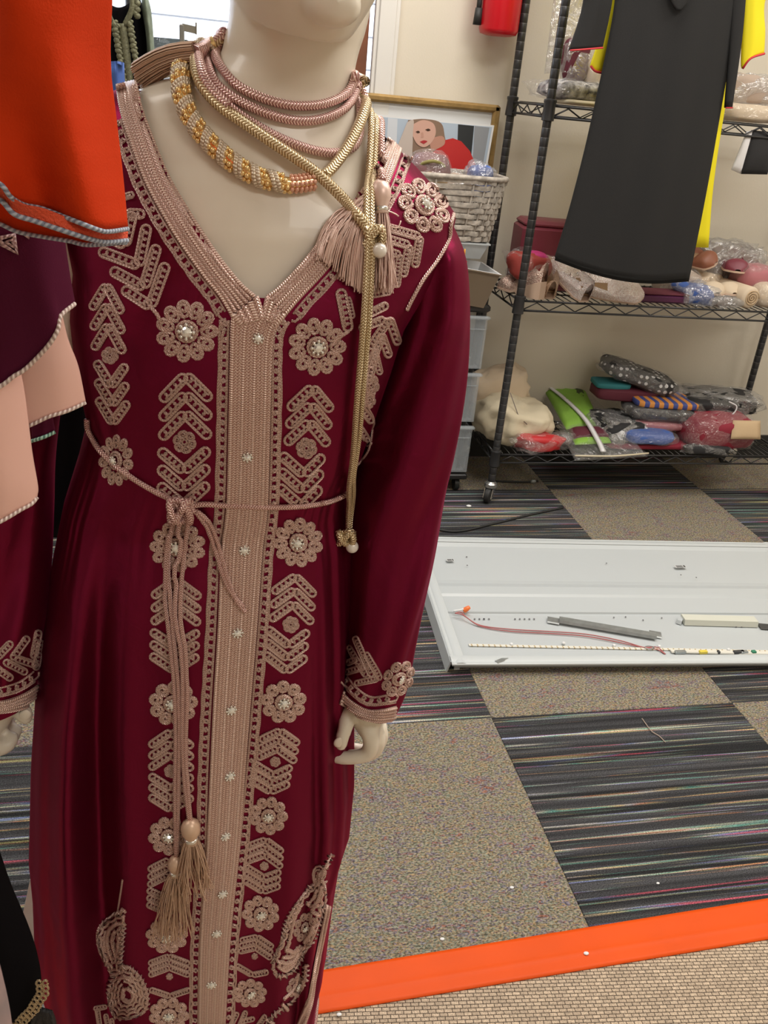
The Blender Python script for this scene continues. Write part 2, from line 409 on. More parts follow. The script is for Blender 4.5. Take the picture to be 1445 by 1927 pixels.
def boxes(name, m, lst, kind='structure', parent=None, bev=None):
    b = MB()
    for (x0, x1, y0, y1, z0, z1) in lst:
        c = ((x0 + x1) / 2, (y0 + y1) / 2, (z0 + z1) / 2); d = (x1 - x0, y1 - y0, z1 - z0)
        if bev: b.bbox(c, d, bev)
        else: b.box(c, d)
    return b.build(name, m, parent, smooth=False, kind=kind)


floor = boxes('floor', M['black_base'], [(XL_, XR_, YF, YB + .1, -.08, -.008)])
TS = .611; X0 = .652; Y0T = .85
protos = {}
for i in range(-6, 5):
    for j in range(0, 4):
        x0 = X0 + i * TS; x1 = x0 + TS; y0 = Y0T + j * TS; y1 = min(y0 + TS, YB)
        if x1 > XR_ or x0 < XL_ - .3 or y1 - y0 < .05: continue
        key = ((i + j) % 2, round(y1 - y0, 3))
        if key in protos:
            o = protos[key].copy(); COL.objects.link(o)
        else:
            b = MB(); w = .0006; b.bbox((0, (y1 - y0) / 2, -.004), (TS - w, y1 - y0 - w, .008), .0012)
            o = b.build('carpet_tile', M['stripe'] if key[0] == 0 else M['speck'], None, smooth=False); protos[key] = o
        o.location = ((x0 + x1) / 2, y0, 0); o.parent = floor
boxes('wall_back', M['wall'], [(XL_, XR_, YB, YB + .12, 0, 1.05), (XL_, XR_, YB, YB + .12, 2.3, ZC), (.61, XR_, YB, YB + .12, 1.05, 2.3), (XL_, -1.9, YB, YB + .12, 1.05, 2.3),
                               (-1.9, .535, YB, YB + .12, 1.05, 1.285)])
boxes('wall_left', M['wall'], [(XL_ - .12, XL_, YF, YB + .12, 0, ZC)])
boxes('wall_right', M['wall'], [(XR_, XR_ + .12, YF, YB + .12, 0, ZC)])
boxes('wall_front', M['wall'], [(XL_ - .12, XR_ + .12, YF - .12, YF, 0, ZC)])
boxes('ceiling', M['ceil'], [(XL_ - .12, XR_ + .12, YF - .12, YB + .12, ZC, ZC + .1)])
boxes('baseboard_back', M['black_base'], [(XL_, XR_, YB - .012, YB, 0, .10)])
boxes('trim_1', M['trim'], [(.548, .625, YB - .022, YB, 1.0, 2.36), (.560, .612, YB - .030, YB - .022, 1.0, 2.36), (-1.9, .625, YB - .022, YB, 2.30, 2.38)], bev=.002)
boxes('trim_2', M['wood_br'], [(.425, .53, YB - .03, YB + .12, 1.0, 2.3)], bev=.003)
boxes('trim_3', M['trim'], [(-1.9, .425, YB - .05, YB + .12, 1.255, 1.285)], bev=.003)
win = boxes('window_1', M['wood_br'], [(-.345, -.305, YB + .03, YB + .07, 1.285, 2.3), (-1.9, -1.86, YB + .03, YB + .07, 1.285, 2.3), (-1.9, .425, YB + .03, YB + .07, 2.26, 2.3)], bev=.002)
boxes('pane', M['glass'], [(-1.86, -.345, YB + .045, YB + .051, 1.285, 2.26)], kind=None, parent=win)
boxes('pane', M['glass'], [(-.305, .425, YB + .045, YB + .051, 1.285, 2.26)], kind=None, parent=win)
w2 = boxes('window_2', M['trim'], [(.53, .61, YB + .03, YB + .07, 1.05, 1.07), (.53, .61, YB + .03, YB + .07, 2.28, 2.3)], bev=.002)
boxes('pane', M['glass'], [(.53, .61, YB + .045, YB + .051, 1.07, 2.28)], kind=None, parent=w2)
# outside: pavement, a pale sided house across the street, a dark parked car
M['out_ground'] = mat('pale_pavement', (.62, .62, .62), .9, var=.2, vscale=1)
M['siding'] = mat('white_siding', (.86, .86, .88), .8)
boxes('pavement', M['out_ground'], [(-12, 12, YB + .12, 30, -.1, -.02)])
hs = thing('house', 'pale white house with wide horizontal siding seen through the window', 'building', (-2, 12, 0))
boxes('wall', M['siding'], [(-12, 8, 12.06, 12.4, -.02, 5)], kind=None, parent=hs)
for k in range(14):
    b = MB(); b.box((-2, 12.03, .2 + k * .36), (20, .05, .34), Matrix.Rotation(math.radians(-5), 3, 'X')); b.build('siding_plank', M['siding'], hs, smooth=False)
car = thing('car', 'dark parked car outside the window on the pale street', 'car', (-.9, 7.2, -.02))
M['car_paint'] = mat('dark_car_paint', (.012, .022, .022), .25, coat=.5); M['car_glass'] = mat('car_glass', (.06, .09, .10), .08)
b = MB()
prof = [(-2.2, .35), (-2.2, .85), (-1.3, 1.0), (-.7, 1.42), (.9, 1.45), (1.6, 1.05), (2.15, .95), (2.2, .35)]
b.loft([[(-.9 + x * (.97 if y in (6.4, 8.0) else 1), y, z - .02) for (x, z) in prof] for y in (6.4, 6.5, 7.9, 8.0)])
b.build('body', M['car_paint'], car, smooth='auto')
b = MB(); b.loft([[(-.9 + x, y, z - .02) for (x, z) in [(-1.1, 1.04), (-.68, 1.36), (.85, 1.38), (1.3, 1.06)]] for y in (6.39, 6.41)]); b.build('side_window', M['car_glass'], car, smooth=False)
for x in (-2.3, .5):
    b = MB(); b.cyl((x, 6.38, .31), (x, 6.6, .31), .32, 24); b.build('wheel', M['black_base'], car, smooth='auto')

# orange tape and the woven mat it borders
b = MB(); b.bbox((.35, -.62, -.003), (5.7, 3.0, .010), .002); mt = b.build('woven_mat', M['weave'], None, smooth=False)
setp(mt, 'beige woven vinyl mat in front of the orange tape', 'mat')
b = MB()
a0 = math.atan2(.035, .84)
pts = [fl(560, 1836), fl(1445, 1693), fl(1445, 1770), fl(560, 1917)]
ux = (pts[1] - pts[0]).normalized(); n_ = 60; rows = []
for i in range(n_ + 1):
    s_ = -1.9 + 4.6 * i / n_; p0 = pts[3] + (pts[2] - pts[3]).normalized() * s_; p1 = pts[0] + ux * s_
    rows.append([(p0.x, p0.y, .0022), (p0.x, p0.y, .0042)] + [(p0.x + (p1.x - p0.x) * t, p0.y + (p1.y - p0.y) * t, .0045 + .0009 * math.exp(-((t - .36 - .03 * math.sin(s_ * 3)) / .05) ** 2) + .0003 * math.sin(s_ * 23 + t * 7)) for t in (.1, .2, .27, .31, .35, .39, .43, .5, .65, .8, .92)] + [(p1.x, p1.y, .0042), (p1.x, p1.y, .0004)])
b.loft(rows)
setp(b.build('floor_tape', M['tape'], None), 'bright orange tape strip along the carpet edge on the floor', 'tape')

# ================================================================== WIRE RACK
RX0, RX1, RY0, RY1 = 1.0, 2.135, 2.59, 2.92
rack = thing('wire_rack', 'black wire shelving rack on casters against the cream wall', 'shelving', (RX0, RY0, 0))
SHZ = [.178, .700, 1.257, 1.86]


def post(x, y):
    prof = [(.0085, .055), (.0125, .06)]
    z = .10
    while z < 1.95:
        prof += [(.0127, z), (.0124, z + .0006), (.0124, z + .0018), (.0127, z + .0024)]; z += .0254
    prof += [(.0127, 1.955), (.006, 1.965)]
    b = MB(); b.lathe((x, y, 0), prof, 18); p = b.build('post', M['steel'], rack, smooth='auto')
    b = MB()
    for k in range(73):
        zz = .10 + .0254 * k + .0015; b.lathe((x, y, zz), [(.0122, -.0007), (.01255, 0), (.0122, .0007)], 18)
    b.build('groove_rings', M['groove'], p, kind='stuff')
    for z in SHZ:
        b = MB(); b.lathe((x, y, z - .045), [(.0135, 0), (.0185, .002), (.0165, .045), (.0185, .05), (.0185, .056), (.0135, .058)], 16); b.build('collar', M['steel'], p, smooth='auto')


for x in (RX0, RX1):
    for y in (RY0, RY1): post(x, y)


def caster(x, y, a):
    t = Vector((x, y, 0)); rot = Matrix.Rotation(a, 3, 'Z')
    b = MB(); b.lathe((x, y, .050), [(.004, .03), (.010, .028), (.022, .018), (.023, .006), (.012, 0)], 16)
    off = rot @ Vector((.016, 0, 0)); c = Vector((x, y, .027)) + off
    for s in (-1, 1):
        q = [Vector((-.016, s * .013, .052)), Vector((.018, s * .013, .052)), Vector((.030, s * .013, .020)), Vector((.006, s * .013, .018))]
        b.loft([[rot @ v + Vector((x, y, 0)) for v in q], [rot @ (v + Vector((0, s * .002, 0))) + Vector((x, y, 0)) for v in q]])
    fk = b.build('caster_fork', M['chrome'], rack, smooth='auto')
    b = MB(); ax = rot @ Matrix.Rotation(math.pi / 2, 3, 'X')
    b.lathe(c, [(.005, -.011), (.018, -.011), (.026, -.008), (.027, 0), (.026, .008), (.018, .011), (.005, .011)], 24, ax); b.build('wheel', M['black_base'], fk, smooth='auto')


caster(RX0, RY0, math.radians(235)); caster(RX1, RY0, .6); caster(RX0, RY1, 2.0); caster(RX1, RY1, 3.0)
for z in SHZ:
    b = MB(); e = .012
    P = [(RX0, RY0), (RX1, RY0), (RX1, RY1), (RX0, RY1)]
    for k in range(4):
        p, q = Vector((*P[k], 0)), Vector((*P[(k + 1) % 4], 0)); d = (q - p); L = d.length; d.normalize()
        p = p + d * .015; q = q - d * .015
        for zz in (z - .004, z - .034): b.cyl((p.x, p.y, zz), (q.x, q.y, zz), .0034, 8)
        n = int(L / .045); pts = []
        for i in range(n + 1): t = i / n; v = p.lerp(q, t); pts.append((v.x, v.y, z - (.008 if i % 2 else .031)))
        b.tube(pts, .0022, 5)
    sh = b.build('shelf', M['steel'], rack)
    b = MB(); n = 46
    for i in range(1, n): x = RX0 + (RX1 - RX0) * i / n; b.cyl((x, RY0, z), (x, RY1, z), .0017, 5)
    for y in (RY0 + .11, RY0 + .22): b.cyl((RX0, y, z - .003), (RX1, y, z - .003), .0028, 6)
    b.build('wire_grid', M['steel_wire'], sh, kind='stuff')


# ------------------------------------------------------------------ soft things
def nz(p, s, seed): return noise.noise(Vector(p) * s + Vector((seed * 3.1, seed * 1.7, seed * .9)))


def pillow(c, d, rot=None, amp=.12, seed=0, e=.55, nu=28, nv=16, fs=14, flat=True, b=None):
    """crumpled soft superellipsoid (bagged cloth)"""
    b = b or MB(); c = Vector(c); rings = []
    for j in range(nv + 1):
        t = -math.pi / 2 + math.pi * j / nv; ct, st = math.cos(t), math.sin(t); ct = max(ct, .02); ring = []
        for k in range(nu):
            a = 2 * math.pi * k / nu; ca, sa = math.cos(a), math.sin(a)
            f = lambda v: math.copysign(abs(v) ** e, v)
            v = Vector((f(ca) * f(ct) * d[0] / 2, f(sa) * f(ct) * d[1] / 2, f(st) * d[2] / 2))
            m = 1 + amp * (nz(v, fs, seed) + .6 * nz(v, fs * 2.7, seed + 5) + .35 * abs(nz(v, fs * 5, seed + 9)))
            v = v * m
            if flat: v.z = max(v.z, -d[2] / 2)
            ring.append((rot @ v if rot is not None else v) + c)
        rings.append(ring)
    b.loft(rings); return b


def patch(c4, th, bulge=.01, amp=.003, seed=0, n=18, fs=30, b=None, fold=0.0):
    """soft flat parcel spanning four 3D corners (near-left, near-right, far-right, far-left), th thick upward"""
    b = b or MB(); c = [Vector(p) for p in c4]; top = []; bot = []
    nrm = (c[1] - c[0]).cross(c[3] - c[0]).normalized()
    if nrm.z < 0: nrm = -nrm
    for j in range(n + 1):
        v = j / n; tr = []; br = []
        for i in range(n + 1):
            u = i / n; p = c[0] * (1 - u) * (1 - v) + c[1] * u * (1 - v) + c[2] * u * v + c[3] * (1 - u) * v
            w = max(0, math.sin(math.pi * u) * math.sin(math.pi * v)) ** .35
            h = th * (.25 + .75 * w) + bulge * w + amp * (nz(p, fs, seed) + .5 * nz(p, fs * 2.5, seed + 3)) * w + fold * w * math.sin(u * 17 + 2 * math.sin(v * 4))
            tr.append(p + nrm * max(h, .001)); br.append(p)
        top.append(tr); bot.append(br)
    m = n + 1
    vs = [p for r in top for p in r] + [p for r in bot for p in r]; fs_ = []; o = m * m
    for j in range(n):
        for i in range(n):
            a = j * m + i; fs_.append((a, a + 1, a + m + 1, a + m)); fs_.append((o + a, o + a + m, o + a + m + 1, o + a + 1))
    for i in range(n):
        fs_.append((i, o + i, o + i + 1, i + 1)); a = n * m + i; fs_.append((a, a + 1, o + a + 1, o + a))
        a = i * m; fs_.append((a, a + m, o + a + m, o + a)); a = i * m + n; fs_.append((a, o + a, o + a + m, a + m))
    b.add(vs, fs_); return b


def cm(name, col, rough=.75, **k): return mat(name, col, rough, sheen=.15, bump=.3, bscale=500, **k)


M['cream'] = cm('cream_cloth', (.66, .54, .40)); M['cream2'] = cm('pale_cream_cloth', (.66, .58, .42)); M['redc'] = cm('red_cloth', (.50, .02, .025), .5); M['green'] = cm('moss_green_cloth', (.24, .46, .06))
M['dgreen'] = cm('dark_green_print', (.06, .09, .03)); M['wine'] = cm('wine_cloth', (.11, .015, .03)); M['crimson'] = cm('crimson_cloth', (.26, .015, .035)); M['blue'] = cm('blue_cloth', (.06, .13, .42)); M['pink'] = cm('dusty_pink_cloth', (.44, .16, .18))
M['teal'] = cm('teal_cloth', (.03, .20, .22)); M['blackc'] = cm('black_cloth', (.016, .016, .018)); M['greyc'] = cm('grey_brown_cloth', (.22, .18, .16)); M['tan'] = cm('tan_cloth', (.55, .40, .24)); M['taupe'] = cm('taupe_cloth', (.42, .33, .27))
M['zip'] = mat('white_zip_band', (.80, .80, .82), .5); M['mauve'] = cm('burgundy_leather', (.20, .035, .055), .42)


def dots_mat():
    m = bpy.data.materials.new('black_cloth_white_dots'); m.use_nodes = True; nt = m.node_tree; b = nt.nodes['Principled BSDF']; tc = N(nt, 'ShaderNodeTexCoord')
    v = N(nt, 'ShaderNodeTexVoronoi'); v.inputs['Scale'].default_value = 42; v.inputs['Randomness'].default_value = .15; nt.links.new(tc.outputs['Object'], v.inputs['Vector'])
    r = N(nt, 'ShaderNodeValToRGB'); r.color_ramp.elements[0].position = .26; r.color_ramp.elements[0].color = (.6, .6, .6, 1); r.color_ramp.elements[1].position = .31; r.color_ramp.elements[1].color = (.015, .015, .017, 1)
    nt.links.new(v.outputs['Distance'], r.inputs[0]); nt.links.new(r.outputs[0], b.inputs['Base Color']); b.inputs['Roughness'].default_value = .6; return m


def stripes_mat(name, c1, c2, sc, rot=(0, 0, 0), pos=.5):
    m = bpy.data.materials.new(name); m.use_nodes = True; nt = m.node_tree; b = nt.nodes['Principled BSDF']; tc = N(nt, 'ShaderNodeTexCoord')
    mp = N(nt, 'ShaderNodeMapping'); mp.inputs['Rotation'].default_value = rot; nt.links.new(tc.outputs['Object'], mp.inputs[0])
    w = N(nt, 'ShaderNodeTexWave'); w.inputs['Scale'].default_value = sc; w.inputs['Distortion'].default_value = 1.5; nt.links.new(mp.outputs[0], w.inputs['Vector'])
    r = N(nt, 'ShaderNodeValToRGB'); r.color_ramp.elements[0].position = pos - .05; r.color_ramp.elements[0].color = (*c1, 1); r.color_ramp.elements[1].position = pos + .05; r.color_ramp.elements[1].color = (*c2, 1)
    nt.links.new(w.outputs['Fac'], r.inputs[0]); nt.links.new(r.outputs[0], b.inputs['Base Color']); b.inputs['Roughness'].default_value = .6; return m


def glitter(name, c, c2):
    m = bpy.data.materials.new(name); m.use_nodes = True; nt = m.node_tree; b = nt.nodes['Principled BSDF']; tc = N(nt, 'ShaderNodeTexCoord')
    v = N(nt, 'ShaderNodeTexVoronoi'); v.inputs['Scale'].default_value = 330; nt.links.new(tc.outputs['Object'], v.inputs['Vector'])
    r = N(nt, 'ShaderNodeMix', data_type='RGBA'); r.inputs[6].default_value = (*c, 1); r.inputs[7].default_value = (*c2, 1)
    sx = N(nt, 'ShaderNodeSeparateXYZ'); nt.links.new(v.outputs['Color'], sx.inputs[0]); nt.links.new(sx.outputs[0], r.inputs[0]); nt.links.new(r.outputs[2], b.inputs['Base Color'])
    bp = N(nt, 'ShaderNodeBump'); bp.inputs['Distance'].default_value = .002; nt.links.new(v.outputs['Distance'], bp.inputs['Height']); nt.links.new(bp.outputs[0], b.inputs['Normal'])
    b.inputs['Metallic'].default_value = .5; b.inputs['Roughness'].default_value = .3; return m


M['dots'] = dots_mat(); M['ankara'] = stripes_mat('orange_and_blue_print', (.62, .25, .05), (.05, .07, .25), 9)
M['check'] = mat('black_and_white_print', (.62, .60, .60), .6, var=1, vscale=55, col2=(.04, .04, .06), bump=.3)
M['glit'] = glitter('rose_glitter', (.55, .33, .26), (.85, .68, .58)); M['glit2'] = glitter('champagne_sequins', (.78, .62, .58), (1.0, .95, .92))
M['glit3'] = glitter('gold_glitter', (.45, .29, .18), (.75, .55, .40)); M['insole'] = mat('tan_insole', (.35, .22, .12), .7); M['sole'] = mat('pale_sole', (.62, .45, .34), .6)


def soft(name, label, cat, m, p, d, rz=0, amp=.12, seed=1, group=None, film=None, e=.55, tilt=0, cover=1.06, extra=None):
    """one bagged / folded soft thing resting at p (base centre)"""
    t = thing(name, label, cat, p, 0, group); rot = Matrix.Rotation(rz, 3, 'Z') @ Matrix.Rotation(tilt, 3, 'Y')
    c = Vector(p) + Vector((0, 0, d[2] / 2))
    pillow(c, d, rot, amp, seed, e).build('cloth', m, t)
    if film: pillow(c, (d[0] * cover, d[1] * cover, d[2] * cover), rot, amp * 1.6, seed + 2, e, nu=36, nv=20, fs=22).build('plastic_bag', M[film], t)
    if extra: extra(t, c)
    return t


def onshelf(px, py, z, dy=0): p = fl(px, py, z); return Vector((p.x, p.y + dy, z))


z0, z1, z2 = SHZ[0] + .003, SHZ[1] + .003, SHZ[2] + .003
G1 = 'packed clothes on the bottom shelf'
# ---- bottom shelf
t = thing('cloth_sack', 'cream cloth sack slumped at the left end of bottom shelf', 'sack', (1.11, 2.76, z0), 0, G1)
pillow((1.105, 2.755, z0 + .070), (.25, .27, .15), Matrix.Rotation(.16, 3, 'Y'), .30, 3, .75, nu=60, nv=30, fs=9).build('sack_body', M['cream2'], t)
pillow((1.085, 2.83, z0 + .135), (.21, .07, .19), Matrix.Rotation(-.35, 3, 'Y'), .30, 4, .6, nu=60, nv=30, fs=9, flat=False).build('folded_top', M['cream'], t)
b = MB(); b.tube([(1.045, 2.66, z0 + .19), (1.075, 2.63, z0 + .12), (1.11, 2.625, z0 + .09)], .0016, 5); b.build('seam', M['greyc'], t)
soft('red_bag', 'shiny red bundle squeezed under the cream sack', 'bundle', M['redc'], (1.165, 2.625, z0), (.16, .08, .055), 0, .45, 6, G1, 'film')
# green garment in zip bag
t = thing('garment_bag', 'green garment in clear zip bag hanging over shelf front', 'garment bag', (1.3, 2.6, z0), 0, G1)
q = [fl(1082, 868, z0 + .01), fl(1218, 860, z0 + .01), fl(1098, 733, .25), fl(1014, 735, .25)]
patch(q, .022, .012, .006, 8, 22, 40).build('clear_bag', M['film'], t)
L = lambda u, v: q[0] * (1 - u) * (1 - v) + q[1] * u * (1 - v) + q[2] * u * v + q[3] * (1 - u) * v
up = Vector((0, -.002, .015))
patch([L(.06, .35) + up, L(.62, .35) + up, L(.94, .97) + up, L(.05, .97) + up], .020, .010, .006, 9, 20, 50, fold=.0015).build('green_garment', M['green'], t)
patch([L(.10, .22) + up, L(.66, .22) + up, L(.64, .36) + up, L(.10, .36) + up], .014, .006, .006, 10, 10).build('wine_layer', M['wine'], t)
patch([L(.07, .15) + up, L(.60, .15) + up, L(.62, .22) + up, L(.08, .22) + up], .010, .004, .003, 11, 8).build('folded_hem', M['green'], t)
patch([L(.50, .66) + up * 1.9, L(.72, .70) + up * 1.9, L(.82, .93) + up * 1.9, L(.50, .93) + up * 1.9], .006, .006, .006, 12, 8).build('embroidery', M['dgreen'], t)
b = MB(); zz = sp([L(.36, .0) + Vector((0, 0, .030)), L(.38, .15) + Vector((0, -.004, .034)), L(.36, .4) + Vector((0, -.004, .046)), L(.24, .7) + Vector((0, -.004, .046)), L(.08, .98) + Vector((0, 0, .034))], 6)
b.loft([[p + Vector((-.011, 0, 0)), p + Vector((0, -.002, .003)), p + Vector((.011, 0, 0)), p + Vector((0, .002, -.004))] for p in zz]); b.build('zip_band', M['zip'], t)
b = MB(); b.tube(sp([L(0, .02) + up, L(.5, -.01) + up, L(1, 0) + up], 6), .003, 6); b.build('bag_edge', M['cream2'], t)
# pile on the right of the bottom shelf
soft('folded_cloth', 'crimson folded cloth lying flat under the blue parcel', 'folded cloth', M['crimson'], (1.60, 2.70, z0), (.34, .16, .020), 0, .06, 21, G1, None, .3)
soft('clothes_parcel', 'black and pink parcel in crinkled clear bag, left end of pile', 'parcel', M['blackc'], (1.505, 2.75, z0), (.20, .19, .085), .3, .2, 22, G1, 'film2')
soft('clothes_parcel', 'bright blue parcel in clear bag at front of pile', 'parcel', M['blue'], (1.585, 2.655, z0 + .022), (.19, .10, .042), -.1, .12, 23, G1, 'film')
soft('clothes_parcel', 'dusty pink parcel just above the blue parcel', 'parcel', M['pink'], (1.65, 2.75, z0 + .048), (.26, .14, .034), -.15, .10, 24, G1, 'film')
soft('clothes_parcel', 'black parcel in clear bag with crumpled white print', 'parcel', M['blackc'], (1.66, 2.76, z0 + .083), (.25, .16, .048), -.15, .12, 25, G1, 'film')
soft('folded_cloth', 'orange and blue patterned folded cloth below the dotted parcel', 'folded cloth', M['ankara'], (1.68, 2.77, z0 + .128), (.24, .16, .026), -.12, .05, 26, G1, None, .35)
soft('folded_cloth', 'dark folded cloth under the teal cloth', 'folded cloth', M['wine'], (1.56, 2.83, z0 + .125), (.24, .12, .045), -.1, .06, 27, G1, None, .35)
soft('folded_cloth', 'teal folded cloth peeping out under the dotted parcel', 'folded cloth', M['teal'], (1.50, 2.84, z0 + .165), (.13, .10, .022), -.1, .06, 28, G1, None, .35)
soft('clothes_parcel', 'black white-dotted parcel in clear bag on top of pile', 'parcel', M['dots'], (1.60, 2.83, z0 + .18), (.29, .14, .062), -.28, .12, 29, G1, 'film', tilt=.25)
soft('clothes_parcel', 'dark grey parcel at far right back of bottom shelf', 'parcel', M['blackc'], (1.93, 2.82, z0 + .09), (.32, .16, .075), -.05, .14, 30, G1, 'film2')
soft('clothes_parcel', 'black parcel with white drawstring on top of the red parcel', 'parcel', M['blackc'], (1.86, 2.74, z0 + .115), (.20, .10, .045), 0, .12, 31, G1, 'film')
b = MB(); b.tube(sp([(1.83, 2.68, z0 + .115), (1.86, 2.675, z0 + .112), (1.915, 2.675, z0 + .12), (1.93, 2.68, z0 + .15), (1.90, 2.69, z0 + .165)], 6), .0025, 6); setp(b.build('drawstring', M['zip'], None), 'white drawstring loop lying on black parcel, bottom shelf right', 'cord')
soft('clothes_parcel', 'red parcel in clear bag with tan label patch', 'parcel', M['crimson'], (1.87, 2.68, z0), (.27, .17, .125), .08, .13, 32, G1, 'film',
     extra=lambda t, c: patch([c + Vector((.00, -.100, .0)), c + Vector((.12, -.100, .0)), c + Vector((.12, -.07, .06)), c + Vector((.01, -.07, .06))], .006, .003, .001, 2, 6).build('tan_patch', M['tan'], t))
soft('crumpled_bag', 'crumpled black and clear plastic at right front of bottom shelf', 'plastic bag', M['blackc'], (1.80, 2.60, z0), (.16, .04, .03), 0, .3, 33, G1, 'film')
# ---- middle shelf
G2 = 'shoes on the middle shelf'
b = MB(); b.bbox((1.155, 2.81, z1 + .098), (.22, .15, .196), .008, Matrix.Rotation(-.12, 3, 'Z')); t = b.build('leather_box', M['mauve'], None, smooth='auto'); setp(t, 'burgundy leather box behind the shoes on middle shelf', 'box')
b = MB(); b.bbox((1.155, 2.81, z1 + .203), (.21, .14, .022), .009, Matrix.Rotation(-.12, 3, 'Z')); b.build('lid', M['mauve'], t, smooth='auto')


def shoe(label, m, p, rz, L=.20, w=.066, h=.055, group=G2, heel=0.0, name='flat_shoe', tilt=0, pitch=0, opening=True, cat='shoe', inner=None):
    """ballet flat: sole, upper with a real opening, insole; toe towards +x"""
    t = thing(name, label, cat, p, 0, group); rot = Matrix.Rotation(rz, 3, 'Z') @ Matrix.Rotation(tilt, 3, 'X') @ Matrix.Rotation(-pitch, 3, 'Y'); P0 = Vector(p) + Vector((0, 0, L / 2 * math.sin(pitch) + w / 2 * math.sin(abs(tilt))))
    hw = lambda s: w / 2 * (.70 + .42 * math.sin(min(s, 1) * 2.4 - .35)) * (1 - max(0, (s - .86) / .14) ** 2 * .75) * (1 - max(0, (.10 - s) / .10) ** 2 * .45)
    lift = lambda s: heel * max(0, 1 - s / .55) ** 1.0 if s < .55 else 0
    n = 22; T = lambda v: P0 + rot @ Vector(v)
    b = MB(); rings = []
    for i in range(n + 1):
        s = i / n; x = (s - .5) * L; a = max(hw(s) * 1.04, .004); z = lift(s)
        rings.append([T((x, -a, 0 if heel and s < .42 else z)), T((x, a, 0 if heel and s < .42 else z)), T((x, a, z + .006)), T((x, -a, z + .006))])
    b.loft(rings); b.build('sole', M['sole'], t, smooth='auto')
    b = MB(); rings = []; nk = 14
    for i in range(n + 1):
        s = i / n; x = (s - .5) * L; a = max(hw(s), .003); z = lift(s) + .005
        top = h * (1 - .55 * min(1, s / .6)) if s < .62 else h * (.45 + .25 * math.sin((s - .62) / .38 * math.pi)) * (1 - max(0, (s - .8) / .2) ** 2 * .7)
        op = (0.0 if not opening else max(0, min(1, (s - .06) / .06)) * max(0, min(1, (.62 - s) / .10)))
        ring = []
        for k in range(nk + 1):
            u = k / nk * 2 - 1; ang = u * math.pi / 2 * (1 - 0)  # -90..90 from left base over the top to right base
            yy = a * math.sin(ang) if abs(u) < 1 else a * u; zz = top * max(0, math.cos(ang)) ** .6
            if op > 0:  # sides only: bring middle part down inside to form opening
                if abs(u) < .62: zz = zz * (1 - op) + op * .006; yy = yy * (1 - op) + op * (u / .62) * a * .80
                elif abs(u) < .72: zz = zz * (1 - op) + op * top * .97; yy = yy * (1 - op) + op * math.copysign(a * .90, u)
            ring.append(T((x, yy, z + zz)))
        rings.append(ring)
    b.loft(rings, closed=False); up_ = b.build('upper', m, t)
    if opening:
        b = MB(); rings = []
        for i in range(2, 14): s = i / n; x = (s - .5) * L; a = hw(s) * .72; z = lift(s) + .0125; rings.append([T((x, -a, z)), T((x, a, z)), T((x, a, z + .001)), T((x, -a, z + .001))])
        b.loft(rings); b.build('insole', inner or M['insole'], t)
    return t


soft('shoe_bag', 'red and pink shoes wrapped in clear film at shelf left end', 'shoes', cm('brick_red_cloth', (.36, .05, .04)), (1.055, 2.70, z1 + .045), (.125, .12, .075), .3, .25, 41, G2, 'film',
     extra=lambda t, c: pillow(c + Vector((.015, .0, .030)), (.085, .08, .03), None, .3, 42, .8).build('pink_strap', cm('hot_pink_cloth', (.55, .04, .20)), t))
shoe('rose gold wedge shoe at the far left of middle shelf', M['glit'], (1.035, 2.675, z1), math.radians(112), .19, .075, .06, heel=.050, name='wedge_shoe')
shoe('bronze glitter flat shoe seen from the heel behind the post', M['glit3'], (1.112, 2.70, z1), math.radians(84), .22, .078, .062, pitch=.42)
shoe('champagne sequin flat shoe with heel facing forward', M['glit2'], (1.195, 2.675, z1), math.radians(100), .21, .092, .064, pitch=.42)
shoe('champagne sequin flat shoe lying sideways under the black dress', M['glit2'], (1.315, 2.655, z1), math.radians(-16), .25, .082, .058, tilt=.5)
b = MB(); b.bbox((1.50, 2.66, z1 + .014), (.20, .10, .026), .006); t = b.build('flat_box', cm('purple_leather', (.085, .015, .06), .4), None, smooth='auto'); setp(t, 'flat dark purple case beneath the black dress hem', 'case')
b = MB(); b.bbox((1.50, 2.66, z1 + .0295), (.196, .096, .005), .002); b.build('lid', M['wine'], t, smooth='auto')
soft('bagged_sandals', 'bright blue sandals crumpled in a clear bag', 'sandals', M['blue'], (1.63, 2.66, z1), (.10, .12, .062), .2, .34, 44, G2, 'film2', cover=1.18)
soft('bagged_shoes', 'empty crinkled clear bag beside the blue sandals', 'plastic bag', M['greyc'], (1.725, 2.645, z1), (.09, .08, .03), .2, .4, 45, G2, 'film2', cover=1.3)
shoe('brown leather sandal lying on top of the bagged shoes', mat('brown_leather', (.24, .085, .045), .5), (1.68, 2.78, z1 + .10), math.radians(-60), .17, .070, .05, name='sandal', tilt=.5)
soft('bagged_shoes', 'taupe shoe wrapped in clear film under the brown sandal', 'shoes', M['taupe'], (1.62, 2.75, z1), (.10, .15, .095), .5, .16, 46, G2, 'film')
shoe('cream strappy shoe pair in clear bag, left one', M['cream'], (1.70, 2.70, z1 + .035), math.radians(-95), .18, .066, .05, name='bagged_shoe')
shoe('cream strappy shoe pair in clear bag, right one', M['cream'], (1.755, 2.71, z1 + .035), math.radians(-85), .18, .066, .05, name='bagged_shoe')
soft('bag_of_shoes', 'clear film bag bulging behind the cream shoes', 'shoes', M['cream'], (1.73, 2.80, z1), (.15, .13, .085), .1, .2, 47, G2, 'film')
soft('bag_of_shoes', 'grey brown bagged shoes at back right of middle shelf', 'shoes', M['greyc'], (1.85, 2.84, z1 + .05), (.24, .14, .12), .1, .2, 48, G2, 'film2')
shoe('dark burgundy shoe inside a clear bag at the right', M['mauve'], (1.82, 2.76, z1 + .10), math.radians(-110), .18, .072, .055, name='bagged_shoe')
